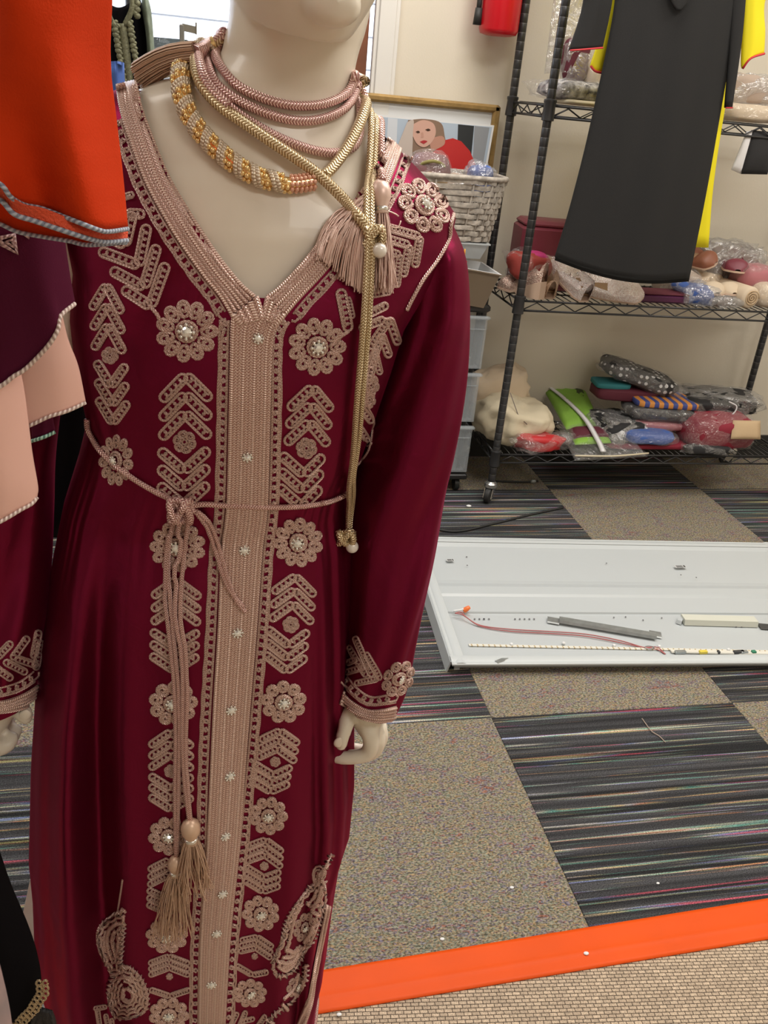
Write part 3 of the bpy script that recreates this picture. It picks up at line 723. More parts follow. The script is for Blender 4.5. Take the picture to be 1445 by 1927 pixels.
soft('bag_of_shoes', 'mauve floral shoes in clear bag at right frame edge', 'shoes', M['pink'], (1.88, 2.72, z1 + .05), (.14, .12, .075), .1, .2, 49, G2, 'film')
soft('burgundy_pouch', 'small burgundy pouch behind the yellow hem on middle shelf', 'pouch', M['mauve'], (1.63, 2.87, z1 + .04), (.14, .09, .10), 0, .2, 50, G2, 'film')
t = thing('rolled_slipper', 'cream rolled slipper with spiral end at front right', 'slipper', (1.83, 2.64, z1), 0, G2)
b = MB(); ax = Matrix.Rotation(math.pi / 2, 3, 'X'); b.lathe((1.80, 2.66, z1 + .036), [(.028, -.085), (.035, -.08), (.036, .06), (.030, .068), (.003, .064)], 24, ax @ Matrix.Rotation(.15, 3, 'Y')); b.build('rolled_body', M['cream'], t)
b = MB(); b.tube([Vector((1.81 + .026 * (1 - k / 60) * math.cos(k * .35), 2.593 - .003, z1 + .036 + .026 * (1 - k / 60) * math.sin(k * .35))) for k in range(60)], .0022, 5); b.build('spiral_edge', M['tan'], t)
soft('cream_pouch', 'pale cream soft pouch right of the rolled slipper', 'pouch', M['cream'], (1.90, 2.66, z1), (.11, .12, .08), 0, .12, 52, G2, 'film')
# ---- top shelf
G3 = 'bagged scarves on the top shelf'
soft('bagged_scarf', 'black and white patterned scarf in clear bag, top shelf left', 'scarf', M['check'], (1.14, 2.73, z2 + .012), (.24, .18, .052), .1, .22, 61, G3, 'film')
soft('bagged_scarf', 'cream folded scarf under the patterned scarf', 'scarf', M['cream2'], (1.16, 2.70, z2), (.22, .15, .016), .05, .12, 62, G3, None)
soft('bagged_scarf', 'dark brown bagged bundle standing behind the rack post', 'bundle', M['wine'], (1.15, 2.82, z2 + .06), (.075, .07, .12), 0, .2, 63, G3, 'film2')
soft('bagged_scarf', 'clear bag of pink cloth behind the black sleeve', 'bundle', M['cream'], (1.24, 2.80, z2 + .04), (.12, .10, .09), 0, .25, 64, G3, 'film')
t = thing('hanging_film', 'limp clear plastic cover hanging behind the left post', 'plastic cover', (1.12, 2.86, 1.45), 0); patch([(1.07, 2.86, 1.34), (1.17, 2.84, 1.36), (1.19, 2.85, 1.84), (1.06, 2.87, 1.84)], .006, .012, .02, 3, 16, 25).build('film', M['film2'], t)
soft('bagged_scarf', 'pale cream wrapped bundle at right of the top shelf', 'bundle', M['cream'], (1.66, 2.68, z2), (.22, .14, .05), 0, .15, 65, G3, 'film')
soft('bagged_scarf', 'grey beige bagged cloth above the cream bundle', 'bundle', M['taupe'], (1.69, 2.75, z2 + .045), (.24, .16, .085), 0, .2, 66, G3, 'film2')
soft('bagged_scarf', 'dark burgundy cloth tucked beside the cream bundle', 'bundle', M['wine'], (1.555, 2.78, z2), (.09, .14, .065), 0, .2, 67, G3, 'film')
t = thing('hanging_cloth', 'small black and white cloth dangling from top shelf, right', 'cloth', (1.66, 2.60, 1.15))
patch([(1.625, 2.60, 1.125), (1.66, 2.598, 1.115), (1.665, 2.60, 1.24), (1.645, 2.60, 1.235)], .006, .004, .002, 5, 8).build('white_cloth', M['zip'], t)
patch([(1.66, 2.596, 1.115), (1.75, 2.596, 1.12), (1.75, 2.60, 1.24), (1.66, 2.60, 1.24)], .006, .006, .003, 6, 8).build('black_cloth', M['blackc'], t)
# ================================================================== BESIDE THE RACK
cart = thing('drawer_cart', 'black cart with three frosted plastic drawers beside the rack', 'drawer cart', (.76, 2.79, 0))
CX0, CX1, CY0, CY1 = .60, .934, 2.655, 2.95
b = MB(); b.bbox(((CX0 + CX1) / 2, (CY0 + CY1) / 2, .650), (CX1 - CX0, CY1 - CY0, .024), .006); b.bbox(((CX0 + CX1) / 2, (CY0 + CY1) / 2, .060), (CX1 - CX0, CY1 - CY0, .02), .004)
for x in (CX0 + .006, CX1 - .03):
    for y in (CY0 + .03, CY1 - .008): b.bbox((x, y, .35), (.012, .012, .58), .002)
b.build('frame', M['black_plastic'], cart, smooth=False)
for k, (za, zb) in enumerate(((.450, .630), (.264, .440), (.078, .254))):
    b = MB(); w = .003
    for (c, d) in ((((CX0 + CX1) / 2, CY0, (za + zb) / 2), (CX1 - CX0 - .012, w, zb - za - .006)), (((CX0 + CX1) / 2, CY1 - .02, (za + zb) / 2), (CX1 - CX0 - .03, w, zb - za - .02)),
                   ((CX0 + .012, (CY0 + CY1) / 2, (za + zb) / 2), (w, CY1 - CY0 - .02, zb - za - .02)), ((CX1 - .012, (CY0 + CY1) / 2, (za + zb) / 2), (w, CY1 - CY0 - .02, zb - za - .02)),
                   (((CX0 + CX1) / 2, (CY0 + CY1) / 2, za + .006), (CX1 - CX0 - .026, CY1 - CY0 - .02, w))):
        b.bbox(c, d, .0012)
    b.bbox(((CX0 + CX1) / 2, CY0 - .008, zb - .006), (CX1 - CX0 - .004, .020, .010), .003)
    b.bbox(((CX0 + CX1) / 2, CY0 - .003, zb - .045), (CX1 - CX0 - .02, .004, .004), .001)
    b.build('drawer', M['drawer'], cart, smooth=False)
for x in (CX0 + .03, CX1 - .03):
    for y in (CY0 + .03, CY1 - .03): b = MB(); b.cyl((x - .008, y, .024), (x + .008, y, .024), .023, 16); b.cyl((x, y, .03), (x, y, .055), .005, 8); b.build('caster', M['black_plastic'], cart, smooth='auto')
b = MB(); b.bbox((.855, 2.76, .315), (.12, .10, .075), .002); t = setp(b.build('cardboard_box', mat('orange_card', (.62, .26, .13), .7), None, smooth=False), 'orange cardboard box inside the middle drawer', 'box')
b = MB(); b.bbox((.855, 2.76, .357), (.124, .104, .016), .002); b.build('lid', mat('red_orange_card', (.60, .18, .09), .7), t, smooth=False)
soft('dark_cloth', 'dark grey cloth inside the top drawer', 'cloth', M['blackc'], (.84, 2.78, .462), (.16, .14, .10), 0, .2, 71)
t = thing('pink_coil', 'pink coiled cord inside the bottom drawer', 'cord', (.85, 2.74, .09))
b = MB(); b.tube([Vector((.855 + .045 * math.cos(k * .3), 2.715 + .0012 * k * .5, .15 + .05 * math.sin(k * .3))) for k in range(80)], .003, 5); b.build('coil', M['pink'], t)
# stack over the cart
def tray(name, label, c, w, d, h, flare, mo, mi, rot=None):
    t = thing(name, label, 'tray', c); c = Vector(c); b = MB()
    def rect(k, z, off=0): x = w / 2 * k - off; y = d / 2 * k - off; return [Vector(v) for v in ((-x, -y, z), (x, -y, z), (x, y, z), (-x, y, z))]
    Rr = [rect(flare, 0), rect(1, h - .006), rect(1.06, h - .004), rect(1.06, h), rect(1.0, h, .003), rect(flare, .006, .004)]
    if rot is not None: Rr = [[rot @ v for v in r] for r in Rr]
    b.loft([[v + c for v in r] for r in Rr[:4]], caps=False); b.loft([[v + c for v in Rr[0]], [v + c for v in Rr[0]]], caps=True); b.build('tray_shell', mo, t, smooth=False)
    b = MB(); b.loft([[v + c for v in r] for r in Rr[3:]], caps=False); b.add([v + c for v in Rr[5]], [(0, 1, 2, 3)]); b.build('lining', mi, t, smooth=False); return t
b = MB(); b.bbox((.70, 2.86, .745), (.26, .14, .165), .004); setp(b.build('black_box', M['black_plastic'], None, smooth=False), 'black box standing on the drawer cart under the basket', 'box')
tray('open_box', 'open brown box with white rim on top of drawer cart', (.835, 2.73, .663), .18, .20, .115, .80, mat('brown_card', (.20, .15, .10), .7), M['paper'], Matrix.Rotation(.12, 3, 'Y'))
tray('white_tray', 'white plastic tray just under the wicker basket', (.80, 2.78, .800), .20, .22, .050, .85, M['white_metal'], M['white_metal'])
t = thing('glue_bottle', 'small squeeze bottle with red cap beside the white tray', 'bottle', (.80, 2.62, .66)); 
b = MB(); b.lathe((.805, 2.60, .662), [(.015, 0), (.019, .004), (.019, .10), (.014, .118), (.008, .124)], 18); b.build('bottle_body', M['paper'], t)
b = MB(); b.lathe((.805, 2.60, .700), [(.0193, 0), (.0194, .002), (.0194, .05), (.0193, .052)], 18); b.build('label_band', mat('yellow_label', (.85, .55, .08), .5), t)
b = MB(); b.lathe((.805, 2.60, .784), [(.011, 0), (.011, .022), (.004, .028)], 16); b.build('cap', M['red'], t)
b = MB(); b.lathe((.805, 2.60, .812), [(.004, 0), (.0025, .028), (.001, .030)], 10); b.build('nozzle', mat('orange_tip', (.8, .35, .05), .5), t)
# cabinet hidden behind the mannequin that carries the framed pictures
b = MB(); b.bbox((.34, 2.84, .40), (.46, .26, .80), .006); setp(b.build('cabinet', M['black_plastic'], None, smooth=False), 'black low cabinet behind the mannequin below the pictures', 'cabinet')
# wicker basket
bk = thing('wicker_basket', 'grey woven wicker basket filled with bagged things', 'basket', (.77, 2.76, .852))
BZ0, BZ1 = .853, 1.035
def bring(z, off=0, n=96):
    t = (z - BZ0) / (BZ1 - BZ0); w = .145 + .030 * t + off; d = .085 + .02 * t + off; out = []
    for k in range(n):
        a = 2 * math.pi * k / n; f = lambda v: math.copysign(abs(v) ** .45, v)
        out.append(Vector((.765 + w * f(math.cos(a)), 2.755 + d * f(math.sin(a)), z)))
    return out
NR = 11; NS = 34
for r in range(NR):
    z = BZ0 + .008 + r * (BZ1 - BZ0 - .014) / (NR - 1); base = bring(z, 0, NS * 4); pts = []
    cen = Vector((.765, 2.755, z))
    for k, p in enumerate(base):
        s = math.cos(math.pi * (k / 4.0) + (math.pi if r % 2 else 0)); d = (p - cen).normalized(); pts.append(p + d * s * .0048 + Vector((0, 0, .0012 * math.sin(k * .9 + r))))
    b = MB(); m = len(pts); rings = []
    for i in range(m):
        d = (pts[i] - cen); d.z = 0; d.normalize(); u = Vector((0, 0, 1)); hh = .0088
        rings.append([pts[i] + d * .0016 - u * hh * .8, pts[i] + d * .0028, pts[i] + d * .0016 + u * hh * .8, pts[i] - d * .0012 + u * hh * .7, pts[i] - d * .0012 - u * hh * .7])
    rings.append(rings[0]); b.loft(rings, caps=False); b.build('reed', M['wicker'], bk, smooth='auto')
for k in range(NS):
    b = MB(); b.tube([bring(BZ0, 0, NS * 4)[k * 4], bring((BZ0 + BZ1) / 2, 0, NS * 4)[k * 4], bring(BZ1, 0, NS * 4)[k * 4]], .0036, 5); b.build('stake', M['wicker'], bk)
b = MB(); rr = bring(BZ1 + .004, .002); b.tube(rr, .0075, 7, closed=True); b.build('rim', M['wicker'], bk)
b = MB(); b.add(bring(BZ0 + .004, -.004), [tuple(range(96))]); b.build('base', M['wicker'], bk)
t = thing('bagged_headscarf', 'mauve turban in shiny clear bag heaped in wicker basket', 'scarf', (.70, 2.73, .99))
pillow((.70, 2.735, 1.035), (.13, .11, .125), None, .10, 81, .8, flat=False).build('cloth', cm('mauve_cloth', (.20, .09, .095), .5), t)
b = MB(); b.tube([Vector((.70 + .052 * math.cos(a), 2.735 - .045 * abs(math.sin(a)) - .012, 1.03 + .045 * math.sin(a))) for a in [k * math.pi / 20 for k in range(21)]], .005, 6); b.build('olive_band', cm('olive_cloth', (.25, .22, .07)), t)
pillow((.70, 2.69, 1.02), (.09, .05, .055), None, .2, 82, .9, flat=False).build('tan_cloth', M['tan'], t)
pillow((.70, 2.735, 1.04), (.14, .12, .13), None, .2, 83, .8, flat=False).build('plastic_bag', M['film'], t)
soft('bagged_cloth', 'blue cloth in clear bag at right side of basket', 'cloth', M['blue'], (.865, 2.74, .98), (.07, .09, .085), 0, .25, 84, None, 'film2', cover=1.25)
soft('bagged_cloth', 'tan cloth wad between turban and blue cloth in basket', 'cloth', M['taupe'], (.79, 2.75, .97), (.10, .12, .07), 0, .25, 85, None, 'film2', cover=1.1)
# pictures
gf = thing('picture_frame', 'gilt wooden picture frame leaning on the wall', 'picture frame', (.74, 2.96, .85))
X0_, X1_, Z0_, Z1_ = .50, .978, .80, 1.240
for (c, d) in ((((X0_ + X1_) / 2, 2.968, Z1_ - .012), (X1_ - X0_, .026, .024)), (((X0_ + X1_) / 2, 2.968, Z0_ + .012), (X1_ - X0_, .026, .024)), ((X0_ + .012, 2.968, (Z0_ + Z1_) / 2), (.024, .026, Z1_ - Z0_)), ((X1_ - .012, 2.968, (Z0_ + Z1_) / 2), (.024, .026, Z1_ - Z0_))):
    b = MB(); b.bbox(c, d, .007); q = b.build('frame_rail', M['gold_frame'], gf, smooth=False)
b = MB(); b.bbox(((X0_ + X1_) / 2, 2.974, (Z0_ + Z1_) / 2), (X1_ - X0_ - .03, .006, Z1_ - Z0_ - .03), .001); b.build('mat_board', M['paper'], gf, smooth=False)
ph = thing('photo_print', 'white bordered photo print of a woman in red blouse', 'photo', (.74, 2.93, .85))
YP = 2.935
b = MB(); A, B_, C_, D_ = at(700, 214, YP), at(930, 236, YP), at(905, 380, YP), at(690, 380, YP)
b.loft([[A, B_, C_, D_], [v + Vector((0, .006, 0)) for v in (A, B_, C_, D_)]]); b.build('print_board', M['paper'], ph, smooth=False)


def inlay(name, pts, m, k=1, par=None, Y=None):
    b = MB(); y = (Y or YP) - .0006 * k; P = [at(px, py, y) for px, py in sp([(x, z, 0) for x, z in pts] + [(pts[0][0], pts[0][1], 0)], 4) for px, py in [(px, py)]] if False else [at(v[0], v[1], y) for v in sp([(x, z, 0) for x, z in pts], 5)]
    n = len(P); b.add(P + [v + Vector((0, .0005, 0)) for v in P], [tuple(range(n)), tuple(reversed(range(n, 2 * n)))] + [(i, (i + 1) % n, n + (i + 1) % n, n + i) for i in range(n)]); return b.build(name, m, par or ph, smooth=False)


def poly(name, pts, m, k=1, par=None, Y=None):
    b = MB(); y = (Y or YP) - .0006 * k; P = [at(x, z, y) for x, z in pts]; n = len(P)
    b.add(P + [v + Vector((0, .0005, 0)) for v in P], [tuple(range(n)), tuple(reversed(range(n, 2 * n)))] + [(i, (i + 1) % n, n + (i + 1) % n, n + i) for i in range(n)]); return b.build(name, m, par or ph, smooth=False)


pm = lambda n, c: mat(n, c, .35)
poly('printed_window', [(706, 219), (926, 239), (902, 375), (697, 375)], pm('print_pale_blue', (.46, .55, .66)))
poly('printed_curtain', [(730, 222), (748, 224), (742, 375), (722, 375)], pm('print_white', (.66, .70, .76)), 2)
poly('printed_dark_panel', [(862, 234), (892, 237), (886, 300), (860, 290)], pm('print_dark', (.03, .035, .04)), 2)
poly('printed_wall', [(893, 237), (921, 240), (905, 330), (888, 330)], pm('print_grey', (.30, .32, .35)), 2)
inlay('printed_hair', [(768, 226), (800, 224), (830, 232), (838, 262), (850, 300), (840, 340), (800, 330), (785, 300), (762, 330), (745, 330), (750, 280), (762, 250)], pm('print_hair', (.26, .17, .12)), 3)
poly('printed_blouse', [(768, 360), (772, 318), (778, 296), (790, 288), (806, 292), (818, 284), (836, 264), (852, 260), (868, 266), (884, 284), (895, 310), (898, 332), (890, 360)], pm('print_red', (.55, .03, .03)), 4)
inlay('printed_neck', [(806, 262), (832, 256), (836, 272), (812, 285)], pm('print_skin', (.52, .27, .20)), 5)
inlay('printed_face', [(775, 235), (795, 226), (815, 232), (820, 250), (812, 268), (798, 277), (784, 270), (775, 252)], pm('print_face', (.66, .40, .32)), 6)
inlay('printed_lips', [(790, 267), (797, 264), (804, 266), (797, 271)], pm('print_lips', (.42, .03, .04)), 7)
inlay('printed_eye', [(782, 248), (787, 246), (790, 249), (786, 251)], pm('print_eye', (.06, .03, .02)), 7)
inlay('printed_eye', [(800, 244), (806, 242), (810, 245), (805, 247)], pm('print_eye2', (.06, .03, .02)), 7)
inlay('printed_nose', [(792, 250), (796, 249), (797, 258), (792, 259)], pm('print_nose', (.55, .31, .24)), 7)
inlay('printed_hair_strand', [(766, 230), (778, 226), (777, 250), (776, 280), (772, 320), (752, 330), (742, 320), (750, 270)], pm('print_hair2', (.58, .50, .45)), 8)
# fire extinguisher hung on the wall
ex = thing('fire_extinguisher', 'red fire extinguisher hanging on cream wall at top edge', 'fire extinguisher', (.93, 2.92, 1.44))
b = MB(); b.lathe((.925, 2.925, 1.432), [(.040, 0), (.056, .004), (.061, .016), (.061, .33), (.054, .365), (.032, .39), (.018, .395), (.018, .415)], 32); b.build('cylinder', M['red'], ex)
b = MB(); b.lathe((.925, 2.925, 1.845), [(.019, 0), (.019, .03), (.010, .035)], 16); b.bbox((.925, 2.90, 1.885), (.016, .10, .008), .002); b.bbox((.925, 2.895, 1.862), (.014, .08, .007), .002); b.build('valve', M['chrome'], ex, smooth='auto')
b = MB(); b.tube(sp([(.91, 2.92, 1.86), (.865, 2.92, 1.85), (.853, 2.925, 1.70), (.855, 2.925, 1.49)], 8), .008, 8); b.cyl((.855, 2.925, 1.50), (.855, 2.925, 1.455), .011, 12, .014); b.build('hose', M['black_base'], ex)
b = MB(); b.lathe((.925, 2.925, 1.58), [(.0615, 0), (.0618, .001), (.0618, .12), (.0615, .121)], 32); b.build('label_band', pm('cream_label', (.7, .68, .6)), ex)
b = MB(); b.bbox((.925, 2.985, 1.70), (.03, .03, .14), .003); b.build('bracket', M['black_plastic'], ex, smooth=False)

# ================================================================== LIGHT FITTING ON THE FLOOR
HT = .060; KZ = .52; HR = HT * KZ
O = fl(851, 1250, HR); e1 = fl(1445, 1247, HR) - O; e1.z = 0; e1.normalize(); e2 = Vector((-e1.y, e1.x, 0)); LT = 1.21
DT = (fl(1445, 1021, HR) - O).dot(e2)
def tl(u, v, z): return O + e1 * u + e2 * v + Vector((0, 0, z * KZ - HR))
tr = thing('light_fitting', 'white ceiling light housing lying open on the carpet', 'light fixture', (O.x, O.y, 0))
prof = [(.034, HT), (.038, .016), (.262, .010), (.264, .020), (.335, .028), (.342, .038), (.378, .042), (.402, .030), (.410, .022), (.43, .020), (DT - .05, .046), (DT - .036, HT)]
b = MB(); b.loft([[tl(u, v, z) for v, z in prof] for u in (.03, LT - .03)], closed=False, caps=False); b.build('reflector', M['white_metal'], tr, smooth=False)
b = MB()
for u, s in ((.030, 1), (LT - .030, -1)):
    q = [tl(u, v, z) for v, z in prof]; n = len(q); b.add(q, [tuple(range(n))])
b.build('end_plate', M['white_metal'], tr, smooth=False)
def rail(name, pa, pb, inward, w=.034, par=None):
    b = MB(); pr = [(0, .050), (0, .058), (.003, .062), (.010, .060), (.013, .064), (.026, .066), (w, .062), (w, .052)]
    b.loft([[pa + inward * a + Vector((0, 0, (z - HT) * KZ)) for a, z in pr], [pb + inward * a + Vector((0, 0, (z - HT) * KZ)) for a, z in pr]]); return b.build(name, M['white_metal2'], tr, smooth='auto')
rail('rim_rail', tl(.0, 0, HT), tl(LT, 0, HT), e2); rail('rim_rail', tl(0, DT, HT), tl(LT, DT, HT), -e2); rail('rim_rail', tl(0, .002, HT), tl(0, DT - .002, HT), e1); rail('rim_rail', tl(LT, .002, HT), tl(LT, DT - .002, HT), -e1)
b = MB()
for (u0, u1, v0, v1) in ((.012, .026, .02, DT - .02), (LT - .03, LT - .015, .02, DT - .02)):
    b.loft([[tl(u0, v, z) for v, z in ((v0, 0.0), (v0, .052), (v1, .052), (v1, 0.0))], [tl(u1, v, z) for v, z in ((v0, 0.0), (v0, .052), (v1, .052), (v1, 0.0))]])
b.loft([[tl(u, v, z) for v, z in ((.028, 0.0), (.028, .052), (.034, .052), (.034, 0.0))] for u in (.02, LT - .02)]); b.loft([[tl(u, v, z) for v, z in ((DT - .034, 0.0), (DT - .034, .052), (DT - .028, .052), (DT - .028, 0.0))] for u in (.02, LT - .02)])
b.loft([[tl(u, v, z) for v, z in ((.034, 0.0), (DT - .034, 0), (DT - .034, .006), (.034, .006))] for u in (.02, LT - .02)])
q = [tl(-.010, .012, 0), tl(-.010, DT - .01, 0), tl(-.002, DT - .01, .056), tl(-.002, .012, .056)]; b.loft([q, [v + e1 * .004 for v in q]]); b.build('housing', M['white_metal'], tr, smooth=False)
# insides
def tpx(px, py, z=.013): return fl(px, py, z * KZ + .0012)
def strip(name, a, c, w, h, m, z=.013, taper=1): 
    a, c = tpx(*a, z), tpx(*c, z); d = (c - a).normalized(); n = Vector((-d.y, d.x, 0)); b = MB()
    b.loft([[p - n * w / 2, p + n * w / 2, p + n * w / 2 * .8 + Vector((0, 0, h)), p - n * w / 2 * .8 + Vector((0, 0, h))] for p in (a, c)]); return b.build(name, m, tr, smooth=False)
M['pcb'] = mat('pale_circuit_board', (.72, .70, .62), .5); M['galv'] = mat('galvanised_steel', (.46, .49, .49), .38, .7, var=.2, vscale=50); M['orange_nut'] = mat('orange_wire_nut', (.85, .20, .05), .35); M['wire_red'] = mat('red_brown_wire', (.42, .12, .12), .45)
M['cover'] = mat('cream_metal_cover', (.62, .63, .55), .5); M['ink'] = mat('dark_label_ink', (.05, .05, .05), .6)
M['brass'] = mat('gold_contact', (.55, .38, .12), .4, .5); M['darkhole'] = mat('punched_hole', (.15, .15, .16), .8)
s_ = strip('led_strip', (882, 1214), (1445, 1226), .010, .0015, M['pcb'], .016)
a_, c_ = tpx(882, 1214, .018), tpx(1445, 1226, .018)
b = MB()
for i in range(54):
    p = a_.lerp(c_, (i + .5) / 54)
    for q in (-.003, .002): b.box(p + Vector((0, q, .0006)), (.003, .0022, .0012))
b.build('led_chips', M['brass'], tr, smooth=False, kind='stuff')
for (px, py) in ((962, 1214), (1060, 1212), (1155, 1216), (1240, 1218), (1370, 1224)): b = MB(); b.lathe(tpx(px, py, .017), [(.0045, 0), (.0045, .004), (.003, .006)], 10); b.build('clip', M['paper'], tr)
strip('bracket_bar', (1052, 1168), (1234, 1199), .024, .008, M['galv'], .024)
for (px, py) in ((1040, 1166), (1232, 1192)): strip('bracket_tab', (px - 10, py), (px + 12, py + 4), .030, .003, M['galv'], .018)
strip('wiring_cover', (1283, 1170), (1420, 1174), .036, .016, M['cover'], .014); strip('wiring_cover', (1275, 1167), (1284, 1170), .040, .010, M['white_metal'], .014)
strip('rating_label', (1428, 1178), (1475, 1182), .03, .001, M['ink'], .017)
strip('driver_board', (1262, 1226), (1445, 1230), .013, .003, M['pcb'], .020)
for (px, w, m) in ((1280, .030, M['galv']), (1323, .022, mat('yellow_capacitor', (.75, .60, .08), .4)), (1352, .006, M['ink']), (1390, .03, M['ink']), (1418, .012, mat('green_block', (.03, .22, .12), .4)), (1400, .02, M['galv'])):
    b = MB(); b.bbox(tpx(px, 1227, .027), (w, .010, .008), .001); b.build('component', m, tr, smooth=False)
strip('flap_tab', (934, 1246), (954, 1238), .012, .0015, M['galv'], .060)
for (px, py, w) in ((877, 1054, .022), (1290, 1066, .036)):
    c = tpx(px - 30 if px < 900 else px - 10, py, .045); bb = MB(); bb.box(c, (w, .014, .0008)); lb = bb.build('sticker', pm('sticker_grey', (.62, .63, .63)), tr, smooth=False)
    bb = MB()
    for k in range(4): bb.box(c + Vector((-w * .1, -.005 + k * .003, .0008)), (w * .6, .0009, .0006))
    bb.box(c + Vector((w * .36, 0, .0008)), (w * .14, .010, .0006)); bb.build('print_lines', M['ink'], lb, smooth=False)
b = MB()
for (px, py) in ((878, 1048), (879, 1064), (1141, 1060), (1281, 1082), (1310, 1087), (1155, 1162), (1177, 1161), (1245, 1163), (1210, 1167), (910, 1165), (1385, 1180), (1395, 1180)): b.lathe(tpx(px, py, .040 if py < 1100 else .0135), [(.0022, 0), (.0022, .0012)], 8)
for k in range(9): b.lathe(tpx(893 + k * 9 + (40 if k > 3 else 0), 1165, .0135), [(.0025, 0), (.0025, .0012)], 8)
b.build('rivet_holes', M['darkhole'], tr, smooth=False, kind='stuff')
b = MB(); b.tube(sp([tpx(853, 1150, .03), tpx(866, 1148, .04), tpx(872, 1146, .045)], 5), .0028, 6); b.build('white_wire', M['paper'], tr)
b = MB(); b.lathe(tpx(872, 1150, .030), [(.006, 0), (.0075, .003), (.0068, .012), (.005, .020), (.002, .021)], 12, Matrix.Rotation(.9, 3, 'Y')); b.build('wire_nut', M['orange_nut'], tr)
for o_ in (0, 4):
    b = MB(); b.tube(sp([tpx(856, 1154, .04), tpx(868, 1152 + o_, .042), tpx(878, 1162, .034), tpx(905, 1177 + o_ * .4, .018), tpx(960, 1184 + o_, .018), tpx(1030, 1188 + o_, .018), tpx(1100, 1193 + o_, .020), tpx(1165, 1205 + o_, .020), tpx(1210, 1218, .020), tpx(1236, 1222 - o_, .020), tpx(1252, 1231, .018)], 6), .0016, 5); b.build('lead_wire', M['wire_red'], tr)
c = tpx(1222, 1219, .022); b = MB(); b.tube([c + Vector((.013 * math.cos(k * .5), .007 * math.sin(k * .5), .001 * k / 12)) for k in range(26)], .0009, 5); b.build('wire_tie', M['galv'], tr)

# ================================================================== CLOTH SHEETS
def sheet(rows, Y, th=.002, bow=0.0, wav=(0, 5, 0), nx=26, ny=24, b=None, Yf=None, wf=None):
    """a hanging cloth panel: rows of px polylines (top to bottom) stood at depth Y, bowed and folded, with thickness. returns builder, front edge rows"""
    b = b or MB(); RR = []
    for r in rows:
        s = sp([(x, y, 0) for x, y in r], 8); L = [0]
        for p, q in zip(s, s[1:]): L.append(L[-1] + (q - p).length)
        out = []
        for i in range(nx + 1):
            t = L[-1] * i / nx; k = max(0, min(len(L) - 2, next((j for j in range(len(L) - 1) if L[j + 1] >= t), len(L) - 2))); f = (t - L[k]) / (L[k + 1] - L[k] + 1e-9); out.append(s[k].lerp(s[k + 1], f))
        RR.append(out)
    cols = []
    for i in range(nx + 1):
        c = sp([r[i] for r in RR], 10); m = len(c); cols.append([c[min(m - 1, int(round(j * (m - 1) / ny)))] for j in range(ny + 1)])
    F_ = []; B2 = []
    for j in range(ny + 1):
        fr = []; bk_ = []
        for i in range(nx + 1):
            u = i / nx; v = j / ny; p = cols[i][j]; y = (Yf(u, v) if Yf else Y) - bow * (1 - (2 * u - 1) ** 2)
            y -= wav[0] * (.35 + .65 * v) * math.sin(u * wav[1] + wav[2] + .9 * math.sin(v * 2.2)) + wav[0] * .4 * math.sin(u * wav[1] * 2.3 + 1 + v)
            if wf: y += wf(u, v)
            q = at(p.x, p.y, y); fr.append(q); bk_.append(q + Vector((0, th, 0)))
        F_.append(fr); B2.append(bk_)
    m = nx + 1; vs = [p for r in F_ for p in r] + [p for r in B2 for p in r]; o = m * (ny + 1); fs = []
    for j in range(ny):
        for i in range(nx): a = j * m + i; fs.append((a, a + m, a + m + 1, a + 1)); fs.append((o + a, o + a + 1, o + a + m + 1, o + a + m))
    for i in range(nx): a = i; fs.append((a, a + 1, o + a + 1, o + a)); a = ny * m + i; fs.append((a, o + a, o + a + 1, a + 1))
    for j in range(ny): a = j * m; fs.append((a, o + a, o + a + m, a + m)); a = j * m + nx; fs.append((a, a + m, o + a + m, o + a))
    b.add(vs, fs); return b, F_


def edge_cord(path, r, m, name, par, off=(0, -.0012, 0)):
    b = MB(); b.tube([p + Vector(off) for p in path], r, 7); return b.build(name, m, par)


# black dress hanging on the rack front
YD = 2.46
bd = thing('black_dress', 'long plain black dress on a hanger in front of rack', 'dress', (1.25, YD, .82), 0)
rows = [[(1190, -330), (1290, -360), (1400, -325)], [(1165, -180), (1290, -200), (1420, -180)], [(1158, 0), (1280, 0), (1392, 0)], [(1112, 230), (1230, 240), (1352, 235)], [(1075, 380), (1200, 390), (1325, 385)], [(1044, 484), (1100, 505), (1160, 521), (1225, 528), (1296, 524)]]
b, fr = sheet(rows, YD, .003, .035, (.006, 9, .4), 36, 36); b.build('front_panel', M['black_cloth'], bd)
b, f2 = sheet([[(x, y + (6 if k == 5 else 0)) for x, y in r] for k, r in enumerate(rows)], YD + .012, .003, -.03, (.004, 7, 1), 30, 30); b.build('back_panel', M['black_cloth'], bd)
b, _ = sheet([[(1258, -30), (1300, -30)], [(1262, 0), (1296, 2)], [(1272, 18), (1282, 19)]], YD - .044, .004, .003, nx=8, ny=8); b.build('collar_tie', M['black_cloth'], bd)
b, fl_ = sheet([[(1108, -60), (1160, -60)], [(1096, 20), (1150, 15)], [(1072, 95), (1100, 93), (1134, 90)]], YD - .01, .010, .012, (.002, 5, 0), 12, 14); b.build('sleeve', M['black_cloth'], bd); edge_cord(fl_[-1], .0022, M['red_hem'], 'sleeve_hem', bd)
b, fl_ = sheet([[(1384, -120), (1412, -120)], [(1376, 60), (1398, 60)], [(1365, 203), (1378, 203)]], YD - .006, .008, .006, (.001, 4, 0), 10, 16); b.build('sleeve', M['black_cloth'], bd); edge_cord(fl_[-1], .0018, M['red_hem'], 'sleeve_hem', bd)
